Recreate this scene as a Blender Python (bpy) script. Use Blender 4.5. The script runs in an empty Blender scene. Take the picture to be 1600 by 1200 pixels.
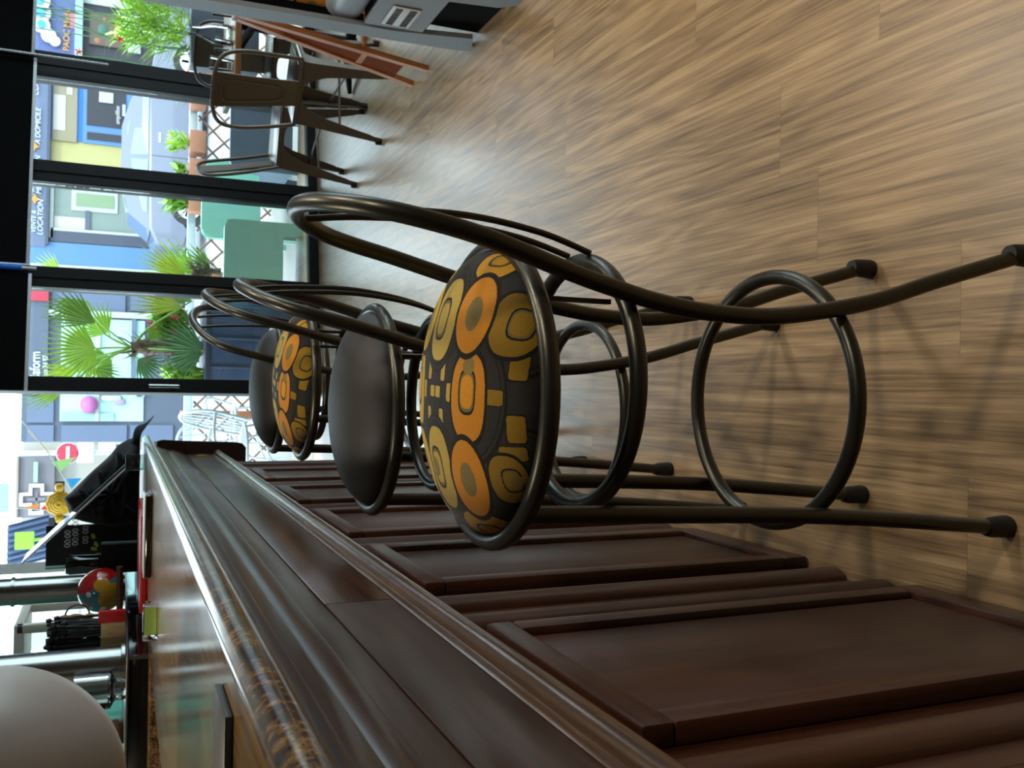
import bpy, bmesh, math, random
from mathutils import Vector, Matrix
C = bpy.context.scene.collection
PI = math.pi
R_ = math.radians

# ---------------------------------------------------------------- camera
CAM_H = 1.20
FPX = 1434.135                                   # focal length in pixels of a 1600-wide frame
PITCH, ROLL, YAW = 0.40362946, 0.01944173, 0.00584468
def _camrows():
    cp, sp = math.cos(PITCH), math.sin(PITCH)
    M = Matrix(((1, 0, 0), (0, -sp, -cp), (0, cp, -sp)))
    cy, sy = math.cos(YAW), math.sin(YAW)
    M = M @ Matrix(((cy, -sy, 0), (sy, cy, 0), (0, 0, 1)))
    cr, sr = math.cos(ROLL), math.sin(ROLL)
    return Matrix(((cr, -sr, 0), (sr, cr, 0), (0, 0, 1))) @ M
CR = _camrows()                                  # rows: right, down, forward of the phone held upright
cam_d = bpy.data.cameras.new('camera')
cam = bpy.data.objects.new('camera', cam_d); C.objects.link(cam)
cam_d.sensor_fit = 'HORIZONTAL'; cam_d.sensor_width = 36.0; cam_d.lens = 36.0 * FPX / 1600.0
cam_d.clip_start = 0.02; cam_d.clip_end = 200
right, down, fwd = Vector(CR[0]), Vector(CR[1]), Vector(CR[2])
cam.matrix_world = Matrix(((down.x, right.x, -fwd.x, 0), (down.y, right.y, -fwd.y, 0), (down.z, right.z, -fwd.z, CAM_H), (0, 0, 0, 1)))
cam_d.dof.use_dof = True; cam_d.dof.focus_distance = 1.25; cam_d.dof.aperture_fstop = 15.0
bpy.context.scene.camera = cam

# ---------------------------------------------------------------- world, sun, room lamps, exposure
w = bpy.data.worlds.new('sky'); bpy.context.scene.world = w; w.use_nodes = True
bg = w.node_tree.nodes['Background']; bg.inputs[0].default_value = (0.74, 0.88, 1.0, 1); bg.inputs[1].default_value = 5.0
sun_d = bpy.data.lights.new('sun', 'SUN'); sun_d.energy = 2.2; sun_d.angle = R_(6); sun_d.color = (1, 0.96, 0.9)
sun = bpy.data.objects.new('sun', sun_d); C.objects.link(sun); sun.rotation_euler = (R_(38), R_(14), 0)
def lamp(x, y, z, watts, col=(1, 0.86, 0.68), rad=0.12, ang=120):
    d = bpy.data.lights.new('downlight', 'SPOT'); d.energy = watts; d.color = col; d.shadow_soft_size = rad
    d.spot_size = R_(ang); d.spot_blend = 0.6
    o = bpy.data.objects.new('downlight', d); C.objects.link(o); o.location = (x, y, z)
lamp(1.45, 0.25, 2.62, 56); lamp(1.60, 1.45, 2.62, 56); lamp(1.55, 2.9, 2.62, 30)
lamp(0.75, 2.3, 2.62, 30); lamp(-0.95, 1.9, 2.62, 45)
def portal(loc, rot, sx, sy):
    d = bpy.data.lights.new('sky_portal', 'AREA'); d.shape = 'RECTANGLE'; d.size = sx; d.size_y = sy; d.cycles.is_portal = True
    o = bpy.data.objects.new('sky_portal', d); C.objects.link(o); o.location = loc; o.rotation_euler = rot
portal((.9, 6.35, 1.2), (-PI / 2, 0, R_(10.8)), 5.4, 2.4); portal((3.55, 4.1, 1.35), (0, PI / 2, 0), 2.2, 3.6)
vs = bpy.context.scene.view_settings
bpy.context.scene.display_settings.display_device = 'sRGB'
vs.view_transform = 'Standard'; vs.look = 'None'; vs.gamma = 1.0; vs.exposure = 0.40; vs.use_curve_mapping = False

# ---------------------------------------------------------------- helpers
def ray(x, y):                                   # world direction through a point of the 1600x1200 picture
    return (right * ((600 - y) / FPX) + down * ((x - 800) / FPX) + fwd)
def at(x, y, Y):
    d = ray(x, y); t = Y / d.y
    return Vector((d.x * t, Y, CAM_H + d.z * t))
def V(*a): return Vector(a)

class MB:
    def __init__(s): s.bm = bmesh.new()
    def box(s, a, b, bev=0.0, seg=2, M=None):
        a, b = Vector(a), Vector(b)
        lo = Vector((min(a.x, b.x), min(a.y, b.y), min(a.z, b.z))); hi = Vector((max(a.x, b.x), max(a.y, b.y), max(a.z, b.z)))
        r = bmesh.ops.create_cube(s.bm, size=1.0)
        vv = r['verts']
        for v in vv:
            v.co = Vector((lo.x + (v.co.x + .5) * (hi.x - lo.x), lo.y + (v.co.y + .5) * (hi.y - lo.y), lo.z + (v.co.z + .5) * (hi.z - lo.z)))
        new = set(vv)
        if bev > 0:
            ed = list({e for v in vv for e in v.link_edges})
            rr = bmesh.ops.bevel(s.bm, geom=ed, offset=min(bev, .49 * min(hi.x - lo.x, hi.y - lo.y, hi.z - lo.z)), segments=seg, profile=.5, affect='EDGES')
            new = set(rr['verts']) | {v for v in vv if v.is_valid}
        if M is not None:
            for v in new:
                if v.is_valid: v.co = M @ v.co
        return s
    def tube(s, pts, r, n=12, closed=False, cap=True):
        pts = [Vector(p) for p in pts]; m = len(pts)
        rr = r if isinstance(r, (list, tuple)) else [r] * m
        T = []
        for i in range(m):
            if closed: t = pts[(i + 1) % m] - pts[i - 1]
            else: t = pts[min(i + 1, m - 1)] - pts[max(i - 1, 0)]
            T.append(t.normalized())
        up = Vector((0, 0, 1))
        if abs(T[0].dot(up)) > .9: up = Vector((1, 0, 0))
        N = (up - T[0] * up.dot(T[0])).normalized()
        rings = []
        for i in range(m):
            N = (N - T[i] * N.dot(T[i]))
            N = N.normalized() if N.length > 1e-6 else T[i].orthogonal().normalized()
            B = T[i].cross(N)
            rings.append([s.bm.verts.new(pts[i] + (N * math.cos(2 * PI * k / n) + B * math.sin(2 * PI * k / n)) * rr[i]) for k in range(n)])
        k0 = 0
        if closed:                               # best twist match
            k0 = min(range(n), key=lambda k: (rings[-1][0].co - rings[0][k].co).length)
        for i in range(m if closed else m - 1):
            a, b = rings[i], rings[(i + 1) % m]; sh = k0 if closed and i == m - 1 else 0
            for k in range(n):
                s.bm.faces.new((a[k], a[(k + 1) % n], b[(k + 1 + sh) % n], b[(k + sh) % n]))
        if not closed and cap:
            s.bm.faces.new(list(reversed(rings[0]))); s.bm.faces.new(rings[-1])
        return s
    def lathe(s, prof, loc=(0, 0, 0), n=32, M=None):
        loc = Vector(loc); rings = []
        for (r, z) in prof:
            if r < 1e-5: rings.append([s.bm.verts.new(loc + Vector((0, 0, z)))])
            else: rings.append([s.bm.verts.new(loc + Vector((r * math.cos(2 * PI * k / n), r * math.sin(2 * PI * k / n), z))) for k in range(n)])
        for a, b in zip(rings, rings[1:]):
            if len(a) == 1 and len(b) == 1: continue
            for k in range(n):
                if len(a) == 1: s.bm.faces.new((a[0], b[(k + 1) % n], b[k]))
                elif len(b) == 1: s.bm.faces.new((a[k], a[(k + 1) % n], b[0]))
                else: s.bm.faces.new((a[k], a[(k + 1) % n], b[(k + 1) % n], b[k]))
        if M is not None:
            for rg in rings:
                for v in rg: v.co = M @ v.co
        return s
    def prism(s, poly, h, M=None):               # polygon in XY extruded along +Z by h, then M
        a = [s.bm.verts.new(Vector((p[0], p[1], 0))) for p in poly]
        b = [s.bm.verts.new(Vector((p[0], p[1], h))) for p in poly]
        n = len(poly)
        s.bm.faces.new(list(reversed(a))); s.bm.faces.new(b)
        for k in range(n): s.bm.faces.new((a[k], a[(k + 1) % n], b[(k + 1) % n], b[k]))
        if M is not None:
            for v in a + b: v.co = M @ v.co
        return s
    def quad(s, *p):
        s.bm.faces.new([s.bm.verts.new(Vector(q)) for q in p]); return s
    def loft(s, loops, cap=True):
        L = [[s.bm.verts.new(Vector(p)) for p in lp] for lp in loops]; n = len(L[0])
        for a, b in zip(L, L[1:]):
            for k in range(n): s.bm.faces.new((a[k], a[(k + 1) % n], b[(k + 1) % n], b[k]))
        if cap: s.bm.faces.new(list(reversed(L[0]))); s.bm.faces.new(L[-1])
        return s

def obj(name, mb, mat, parent=None, smooth=30, world=True):
    bm = mb.bm
    bmesh.ops.recalc_face_normals(bm, faces=bm.faces)
    if parent is not None and world:
        L = Vector((0, 0, 0)); p = parent
        while p is not None: L += p.location; p = p.parent
        for v in bm.verts: v.co -= L
    me = bpy.data.meshes.new(name); bm.to_mesh(me); bm.free()
    if mat: me.materials.append(mat)
    if smooth:
        try:
            me.polygons.foreach_set('use_smooth', [True] * len(me.polygons))
            me.set_sharp_from_angle(angle=R_(smooth))
        except Exception: pass
    o = bpy.data.objects.new(name, me); C.objects.link(o)
    if parent is not None: o.parent = parent
    return o
def thing(name, label, cat, loc=(0, 0, 0), rz=0.0, group=None):
    o = bpy.data.objects.new(name, None); C.objects.link(o); o.empty_display_size = .05
    o.location = loc; o.rotation_euler = (0, 0, rz); o['label'] = label; o['category'] = cat
    if group: o['group'] = group
    return o
def tag(o, label, cat, group=None, kind=None):
    o['label'] = label; o['category'] = cat
    if group: o['group'] = group
    if kind: o['kind'] = kind
    return o
def struct(name, mb, mat, parent=None, smooth=0):
    o = obj(name, mb, mat, parent, smooth)
    if parent is None: o['kind'] = 'structure'
    return o
def dup(root, loc, rz, label, group=None):
    r = root.copy(); C.objects.link(r); r.location = loc; r.rotation_euler = (0, 0, rz); r['label'] = label
    if group: r['group'] = group
    for ch in list(root.children):
        c = ch.copy(); C.objects.link(c); c.parent = r
        for g in ch.children:
            d = g.copy(); C.objects.link(d); d.parent = c
    return r
def text(name, s, size, mat, parent, loc, rx=PI / 2, rz=0, shear=0, ext=.004, align='LEFT', bold=0.0):
    cu = bpy.data.curves.new(name, 'FONT'); cu.body = s; cu.size = size; cu.extrude = ext; cu.shear = shear; cu.align_x = align; cu.offset = bold
    tmp = bpy.data.objects.new(name, cu); me = bpy.data.meshes.new_from_object(tmp); bpy.data.objects.remove(tmp); me.name = name
    me.materials.clear(); me.materials.append(mat)
    o = bpy.data.objects.new(name, me); C.objects.link(o)
    L = Vector((0, 0, 0)); p = parent
    while p is not None: L += p.location; p = p.parent
    o.parent = parent; o.location = Vector(loc) - L; o.rotation_euler = (rx, 0, rz)
    return o
def catmull(P, per=8, closed=False):
    P = [Vector(p) for p in P]; n = len(P); out = []
    rng = range(n if closed else n - 1)
    for i in rng:
        if closed: a, b, c, d = P[i - 1], P[i], P[(i + 1) % n], P[(i + 2) % n]
        else: a, b, c, d = P[max(i - 1, 0)], P[i], P[i + 1], P[min(i + 2, n - 1)]
        for k in range(per):
            t = k / per
            out.append(.5 * ((2 * b) + (c - a) * t + (2 * a - 5 * b + 4 * c - d) * t * t + (3 * b - a - 3 * c + d) * t ** 3))
    if not closed: out.append(P[-1])
    return out

# ---------------------------------------------------------------- materials
def lin(c):
    if isinstance(c, str):
        c = c.lstrip('#'); c = tuple(int(c[i:i + 2], 16) / 255 for i in (0, 2, 4))
    return tuple((x / 12.92 if x <= .04045 else ((x + .055) / 1.055) ** 2.4) for x in c) + (1,)
class NT:
    def __init__(s, name):
        s.m = bpy.data.materials.new(name); s.m.use_nodes = True; s.t = s.m.node_tree
        s.b = s.t.nodes['Principled BSDF']; s.out = s.t.nodes['Material Output']
    def n(s, typ, **kw):
        nd = s.t.nodes.new(typ)
        for k, v in kw.items(): setattr(nd, k, v)
        return nd
    def l(s, a, b): s.t.links.new(a, b)
    def math(s, op, a, b=None, c=None):
        nd = s.n('ShaderNodeMath', operation=op)
        for i, x in enumerate((a, b, c)):
            if x is None: continue
            if hasattr(x, 'links'): s.l(x, nd.inputs[i])
            else: nd.inputs[i].default_value = x
        return nd.outputs[0]
    def coord(s, scale=(1, 1, 1), kind='Object', rot=(0, 0, 0), loc=(0, 0, 0)):
        tc = s.n('ShaderNodeTexCoord'); mp = s.n('ShaderNodeMapping')
        s.l(tc.outputs[kind], mp.inputs[0]); mp.inputs['Scale'].default_value = scale; mp.inputs['Rotation'].default_value = rot; mp.inputs['Location'].default_value = loc
        return mp.outputs[0]
    def noise(s, vec, scale, detail=4, rough=.55, dist=0):
        nd = s.n('ShaderNodeTexNoise'); s.l(vec, nd.inputs['Vector']); nd.inputs['Scale'].default_value = scale
        nd.inputs['Detail'].default_value = detail; nd.inputs['Roughness'].default_value = rough; nd.inputs['Distortion'].default_value = dist
        return nd.outputs[0]
    def ramp(s, fac, stops, interp='LINEAR'):
        nd = s.n('ShaderNodeValToRGB'); cr = nd.color_ramp; cr.interpolation = interp
        while len(cr.elements) < len(stops): cr.elements.new(0.5)
        for e, (p, c) in zip(cr.elements, stops):
            e.position = p; e.color = c if len(c) == 4 else lin(c)
        s.l(fac, nd.inputs[0]); return nd.outputs[0]
    def mix(s, fac, a, b, typ='MIX'):
        nd = s.n('ShaderNodeMix', data_type='RGBA', blend_type=typ)
        if hasattr(fac, 'links'): s.l(fac, nd.inputs[0])
        else: nd.inputs[0].default_value = fac
        for i, x in ((6, a), (7, b)):
            if hasattr(x, 'links'): s.l(x, nd.inputs[i])
            else: nd.inputs[i].default_value = x
        return nd.outputs[2]
    def bump(s, h, strength=.2, dist=.002):
        nd = s.n('ShaderNodeBump'); nd.inputs['Strength'].default_value = strength; nd.inputs['Distance'].default_value = dist
        s.l(h, nd.inputs['Height']); s.l(nd.outputs[0], s.b.inputs['Normal'])
    def set(s, **kw):
        for k, v in kw.items():
            k = {'base': 'Base Color', 'rough': 'Roughness', 'metal': 'Metallic', 'coat': 'Coat Weight', 'coatr': 'Coat Roughness', 'spec': 'Specular IOR Level', 'trans': 'Transmission Weight', 'sheen': 'Sheen Weight', 'ior': 'IOR', 'alpha': 'Alpha'}[k]
            if hasattr(v, 'links'): s.l(v, s.b.inputs[k])
            else: s.b.inputs[k].default_value = v
        return s.m
def plain(name, col, rough=.5, metal=0, var=.06, scale=30, coat=0, spec=.5):
    t = NT(name); c = lin(col)
    f = t.noise(t.coord(), scale, 3)
    d = tuple(max(0, x * (1 - 2.2 * var)) for x in c[:3]) + (1,); e = tuple(min(1, x * (1 + 2.2 * var)) for x in c[:3]) + (1,)
    return t.set(base=t.mix(f, d, e), rough=rough, metal=metal, coat=coat, spec=spec)

def mat_floor():
    t = NT('vinyl_plank_floor'); tc = t.n('ShaderNodeTexCoord'); sx = t.n('ShaderNodeSeparateXYZ'); t.l(tc.outputs['Object'], sx.inputs[0])
    px = t.math('DIVIDE', t.math('ADD', sx.outputs[0], .125), .185); row = t.math('FLOOR', px); fx = t.math('FRACT', px)
    wn = t.n('ShaderNodeTexWhiteNoise', noise_dimensions='1D'); t.l(row, wn.inputs['W'])
    py = t.math('ADD', t.math('DIVIDE', sx.outputs[1], 1.22), wn.outputs[0]); col = t.math('FLOOR', py); fy = t.math('FRACT', py)
    wn2 = t.n('ShaderNodeTexWhiteNoise', noise_dimensions='2D'); cb = t.n('ShaderNodeCombineXYZ'); t.l(row, cb.inputs[0]); t.l(col, cb.inputs[1]); t.l(cb.outputs[0], wn2.inputs['Vector'])
    cv = t.n('ShaderNodeCombineXYZ')
    t.l(t.math('ADD', sx.outputs[0], t.math('MULTIPLY', wn2.outputs[0], 7.0)), cv.inputs[0])
    t.l(t.math('ADD', sx.outputs[1], t.math('MULTIPLY', wn2.outputs[0], 13.0)), cv.inputs[1]); t.l(wn2.outputs[0], cv.inputs[2])
    def scl(v, a):
        m = t.n('ShaderNodeMapping'); t.l(v, m.inputs[0]); m.inputs['Scale'].default_value = a; return m.outputs[0]
    warp = t.noise(scl(cv.outputs[0], (6.5, .8, 1)), 1.0, 2, .5)
    rings = t.math('SINE', t.math('MULTIPLY', warp, 90.0))                       # cathedral grain
    fine = t.noise(scl(cv.outputs[0], (190, 4, 1)), 1.0, 5, .68)
    mid = t.noise(scl(cv.outputs[0], (34, .75, 1)), 1.0, 4, .55, .4)
    g = t.math('ADD', t.math('ADD', t.math('MULTIPLY', rings, .04), t.math('MULTIPLY', fine, .56)), t.math('MULTIPLY', mid, .44))
    c = t.ramp(g, [(.30, '#5c4730'), (.44, '#8a7150'), (.56, '#a98d67'), (.72, '#c2a983')])
    tone = t.math('ADD', .92, t.math('MULTIPLY', wn2.outputs[0], .12))
    c = t.mix(1.0, c, tone, 'MULTIPLY')
    ex = t.math('MINIMUM', fx, t.math('SUBTRACT', 1.0, fx)); ey = t.math('MULTIPLY', t.math('MINIMUM', fy, t.math('SUBTRACT', 1.0, fy)), 6.6)
    seam = t.math('LESS_THAN', t.math('MINIMUM', ex, ey), .006)
    c = t.mix(t.math('MULTIPLY', seam, .22), c, lin('#3a2c1e'))
    t.bump(g, .25, .0012)
    return t.set(base=c, rough=t.math('ADD', .30, t.math('MULTIPLY', g, .16)), spec=.75, coat=.5, coatr=.30)
def mat_wood(name, dark, mid, light, scale=(40, 2.2, 40), rough=.3, coat=.3, gloss_var=.12, bump=.12, axis='Y', coatr=.2):
    t = NT(name)
    if axis == 'Z': scale = (scale[0], scale[2], scale[1])
    if axis == 'X': scale = (scale[1], scale[0], scale[2])
    v = t.coord(scale)
    n1 = t.noise(v, 1.0, 5, .62, .4)
    v2 = t.coord(tuple(a * 4 for a in scale)); n2 = t.noise(v2, 1.0, 3, .6)
    g = t.math('ADD', t.math('MULTIPLY', n1, .65), t.math('MULTIPLY', n2, .35))
    c = t.ramp(g, [(.32, dark), (.5, mid), (.68, light)])
    t.bump(g, bump, .001)
    big = t.noise(t.coord((3, 3, 3)), 1.0, 2)
    return t.set(base=c, rough=t.math('ADD', rough, t.math('MULTIPLY', t.math('SUBTRACT', big, .5), gloss_var)), coat=coat, coatr=coatr)
def mat_granite():
    t = NT('brown_granite'); v = t.coord()
    a = t.noise(v, 28, 6, .75); b = t.noise(v, 110, 3, .6)
    vo = t.n('ShaderNodeTexVoronoi'); t.l(v, vo.inputs['Vector']); vo.inputs['Scale'].default_value = 130
    g = t.math('ADD', t.math('MULTIPLY', a, .6), t.math('MULTIPLY', b, .4))
    c = t.ramp(g, [(.36, '#120d08'), (.46, '#4a341b'), (.54, '#846237'), (.64, '#b0925c')])
    c = t.mix(t.math('LESS_THAN', vo.outputs[0], .18), c, lin('#15100b'))
    return t.set(base=c, rough=.20, coat=.35, coatr=.12)
def mat_metal(name, col, rough=.3, bump=0):
    t = NT(name); v = t.coord(); f = t.noise(v, 60, 3); c = lin(col)
    if bump: t.bump(t.noise(v, 250, 2), bump, .0006)
    return t.set(base=t.mix(f, tuple(x * .85 for x in c[:3]) + (1,), c), metal=1.0, rough=t.math('ADD', rough - .04, t.math('MULTIPLY', f, .08)))
def mat_glass(name, tint=(0.93, 0.97, 0.96), refl=1.0):
    t = NT(name); t.t.nodes.remove(t.b)
    tr = t.n('ShaderNodeBsdfTransparent'); tr.inputs[0].default_value = tint + (1,)
    gl = t.n('ShaderNodeBsdfGlossy'); gl.inputs['Roughness'].default_value = .02
    fr = t.n('ShaderNodeFresnel'); fr.inputs[0].default_value = 1.45
    mx = t.n('ShaderNodeMixShader'); t.l(t.math('MULTIPLY', fr.outputs[0], refl), mx.inputs[0]); t.l(tr.outputs[0], mx.inputs[1]); t.l(gl.outputs[0], mx.inputs[2])
    t.l(mx.outputs[0], t.out.inputs[0]); return t.m
def mat_emit(name, col, strength):
    t = NT(name); e = t.n('ShaderNodeEmission'); e.inputs[0].default_value = lin(col); e.inputs[1].default_value = strength
    t.l(e.outputs[0], t.out.inputs[0]); return t.m
def mat_fabric(motifs, name='retro_velvet'):
    """charcoal velvet with nested ovals, arches and blocks; motif = (u, v, angle, semi_u, semi_v, power, ring list)"""
    t = NT(name); tc = t.n('ShaderNodeTexCoord'); uv = tc.outputs['UV']
    fuzz = t.math('ADD', t.math('MULTIPLY', t.noise(uv, 900, 3, .7), .6), t.math('MULTIPLY', t.noise(uv, 220, 3, .7), .4))
    wob = t.n('ShaderNodeVectorMath', operation='MULTIPLY_ADD')
    nz = t.n('ShaderNodeTexNoise'); t.l(uv, nz.inputs['Vector']); nz.inputs['Scale'].default_value = 700; nz.inputs['Detail'].default_value = 1
    t.l(nz.outputs['Color'], wob.inputs[0]); wob.inputs[1].default_value = (.0022, .0022, 0); t.l(uv, wob.inputs[2]); P = wob.outputs[0]
    base = t.mix(t.noise(uv, 60, 3), lin('#201f1e'), lin('#343230'))
    sx = t.n('ShaderNodeSeparateXYZ'); t.l(uv, sx.inputs[0])
    stripes = t.math('GREATER_THAN', t.math('SINE', t.math('MULTIPLY', sx.outputs[1], 3200.0)), 0.1)
    c = base
    for (u, v, ang, su, sv, pw, rings) in motifs:
        ch = t.n('ShaderNodeVectorMath', operation='MULTIPLY_ADD'); t.l(c, ch.inputs[0]); ch.inputs[1].default_value = (1e-7, 1e-7, 1e-7); t.l(P, ch.inputs[2])
        mp = t.n('ShaderNodeMapping', vector_type='TEXTURE'); t.l(ch.outputs[0], mp.inputs[0])
        mp.inputs['Location'].default_value = (u, v, 0); mp.inputs['Rotation'].default_value = (0, 0, ang); mp.inputs['Scale'].default_value = (su, sv, 1)
        if pw == 2:
            ln = t.n('ShaderNodeVectorMath', operation='LENGTH'); s2 = t.n('ShaderNodeVectorMath', operation='MULTIPLY'); t.l(mp.outputs[0], s2.inputs[0]); s2.inputs[1].default_value = (1, 1, 0)
            t.l(s2.outputs[0], ln.inputs[0]); d = ln.outputs['Value']
        else:
            q = t.n('ShaderNodeSeparateXYZ'); t.l(mp.outputs[0], q.inputs[0])
            d = t.math('POWER', t.math('ADD', t.math('POWER', t.math('ABSOLUTE', q.outputs[0]), pw), t.math('POWER', t.math('ABSOLUTE', q.outputs[1]), pw)), 1.0 / pw)
        stops = []; lo = 0.0
        for (r1, colr) in rings: stops.append((lo / 2.0, lin(colr))); lo = r1
        col = t.ramp(t.math('DIVIDE', d, 2.0), stops, 'CONSTANT')
        c = t.mix(t.math('LESS_THAN', d, rings[-1][0]), c, col)
        if len(rings) > 2 and rings[0][1] == HOLE:
            c = t.mix(t.math('MULTIPLY', t.math('LESS_THAN', d, rings[0][0]), t.math('MULTIPLY', stripes, .35)), c, lin('#4a4028'))
    c = t.mix(t.math('MULTIPLY', t.math('SUBTRACT', fuzz, .15), .9), c, t.mix(1.0, c, lin('#8a8a8a'), 'MULTIPLY'))
    t.bump(fuzz, .5, .001)
    t.b.inputs['Sheen Roughness'].default_value = .4
    return t.set(base=c, rough=.85, sheen=.15, spec=.2)
HOLE = '#8a7a46'
BLK = '#15140f'

M = {}
M['floor'] = mat_floor()
M['bar_wood'] = mat_wood('dark_mahogany', '#28120a', '#3f2113', '#512d1b', (44, 2.0, 44), .40, .12, .15, .08)
M['bar_wood_up'] = mat_wood('dark_mahogany_upright', '#28120a', '#3f2113', '#512d1b', (44, 2.0, 44), .40, .12, .15, .08, axis='Z')
M['fascia_wood'] = mat_wood('worn_brown_fascia', '#2b1a10', '#40291a', '#563b28', (60, 2.2, 60), .30, .22, .18, .12, coatr=.2)
M['moulding'] = mat_wood('glossy_brown_moulding', '#3a2718', '#543b27', '#6d5036', (60, 2.2, 60), .26, .6, .1, .08, coatr=.22)
M['oak_top'] = mat_wood('lacquered_oak', '#382813', '#7d6038', '#ad8a55', (70, 2.2, 70), .15, .0, .06, .14, coatr=.06)
M['granite'] = mat_granite(); M['oak_top'].node_tree.nodes['Principled BSDF'].inputs['Specular IOR Level'].default_value = .3
M['gunmetal'] = mat_metal('dark_gunmetal_tube', '#4a4a44', .34, .12); M['gunmetal'].node_tree.nodes['Principled BSDF'].inputs['Metallic'].default_value = .8
M['rubber'] = plain('black_rubber', '#141414', .6)
M['black_vinyl'] = plain('black_vinyl', '#181917', .6, var=.03)
M['black_frame'] = plain('black_aluminium', '#0f0e0f', .5, var=.03, spec=.25)
M['blind'] = plain('black_blind_fabric', '#070808', .9, spec=.1)
M['white_metal'] = plain('white_metal', '#cfd3d8', .35)
M['glass'] = mat_glass('window_glass')
M['clear'] = mat_glass('clear_tableware_glass', (.97, .985, .98), 1.1)
M['plaster'] = plain('warm_white_plaster', '#b9b2a6', .8)
M['mint'] = plain('mint_wall_paint', '#5fc2a8', .7)
M['ceiling'] = plain('ceiling_white', '#8f8c86', .9)
M['steel'] = mat_metal('brushed_stainless', '#8d8e8a', .24)
M['black_gloss'] = plain('black_gloss_panel', '#0b0c0e', .10, coat=.5)
M['brass'] = mat_metal('brass_plate', '#b08a32', .35)
M['red'] = plain('red_card', '#b51d1d', .35)
M['white'] = plain('white_paint', '#e6e8e6', .5)
M['cream'] = plain('cream_frame', '#c9c4b4', .5)

# ---------------------------------------------------------------- the room
floor = MB(); floor.box((-1.75, -2.6, -.06), (3.4, 7.0, 0)); struct('floor', floor, M['floor'])
WA = R_(10.8); We = V(math.cos(WA), math.sin(WA), 0); Wn = V(-math.sin(WA), math.cos(WA), 0); W0 = V(.01, 6.0, 0)
WM = Matrix(((We.x, Wn.x, 0, W0.x), (We.y, Wn.y, 0, W0.y), (0, 0, 1, 0), (0, 0, 0, 1)))    # wall frame: x along, y outward, z up
WL, WR = -1.80, 3.4
b = MB(); b.box((-1.85, -2.6, 0), (-1.75, 5.66, 2.75)); struct('wall_left', b, M['plaster'])
b = MB(); b.box((-1.755, 4.3, .9), (-1.74, 5.7, 1.75)); struct('trim_8', b, M['mint'])
b = MB(); b.box((3.4, -2.6, 0), (3.5, 6.7, .25)); b.box((3.4, -2.6, 2.45), (3.5, 6.7, 2.75)); b.box((3.4, -2.6, .25), (3.5, 2.3, 2.45)); b.box((3.4, 5.9, .25), (3.5, 6.7, 2.45)); struct('wall_right', b, M['plaster'])
b = MB(); b.box((3.44, 2.3, .25), (3.452, 5.9, 2.45)); added_sidewin = struct('window_6', b, M['glass'])  # unseen window, added to bring daylight in from the side
for yy in (2.3, 3.48, 4.67, 5.855):
    b = MB(); b.box((3.41, yy, .25), (3.49, yy + .045, 2.45)); obj('frame', b, M['black_frame'], added_sidewin)
b = MB(); b.box((-1.85, -2.7, 0), (3.5, -2.6, 2.75)); struct('wall_back', b, M['plaster'])
b = MB(); b.box((-1.85, -2.7, 2.75), (3.5, 6.9, 2.9)); struct('ceiling', b, M['ceiling'])
b = MB(); b.box((WL, -.07, 2.35), (WR + .1, .12, 2.75), M=WM); struct('wall_front', b, M['plaster'])

def winframe(n, s0, s1, z0=0.065, z1=2.35):
    b = MB(); b.box((s0, .0, z0), (s1, .012, z1), M=WM)
    return struct('window_%d' % n, b, M['glass'])
posts = [(-.078, .01), (.546, .674), (1.205, 1.343), (1.885, 2.055), (2.75, 2.90)]
winframe(1, posts[0][1], posts[1][0]); winframe(2, posts[1][1], posts[2][0]); winframe(3, posts[2][1], posts[3][0]); winframe(4, posts[3][1], posts[4][0])
for i, (a, c) in enumerate(posts):
    b = MB()
    m = (a + c) / 2
    b.box((a, -.045, 0), (c, .06, 2.35), .004, M=WM)
    if i: b.box((m - .006, -.052, .05), (m + .006, -.04, 2.35), M=WM)
    struct('trim_%d' % (i + 1), b, M['black_frame'])
b = MB(); b.box((.01, -.045, 0), (2.9, .06, .062), .003, M=WM); b.box((.01, -.045, 2.29), (2.9, .06, 2.35), .003, M=WM)
struct('trim_6', b, M['black_frame'])
# the glazed door beside the bar end, shut, its leaf edge and handle on the first post
b = MB(); b.box((-1.05, .0, .05), (-.078, .012, 2.35), M=WM)
door = struct('door_1', b, M['glass'])
b = MB(); b.tube([WM @ V(-.045, -.085, 1.04), WM @ V(-.045, -.085, .87)], .011, 10); b.tube([WM @ V(-.045, -.045, 1.01), WM @ V(-.045, -.085, 1.01)], .008, 8); b.tube([WM @ V(-.045, -.045, .90), WM @ V(-.045, -.085, .90)], .008, 8)
obj('door_handle', b, M['steel'], door)
b = MB(); b.box((-1.11, -.04, 0), (-1.05, .05, 2.35), .003, M=WM); struct('trim_7', b, M['white'])
winframe(5, WL, -1.11)

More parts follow.
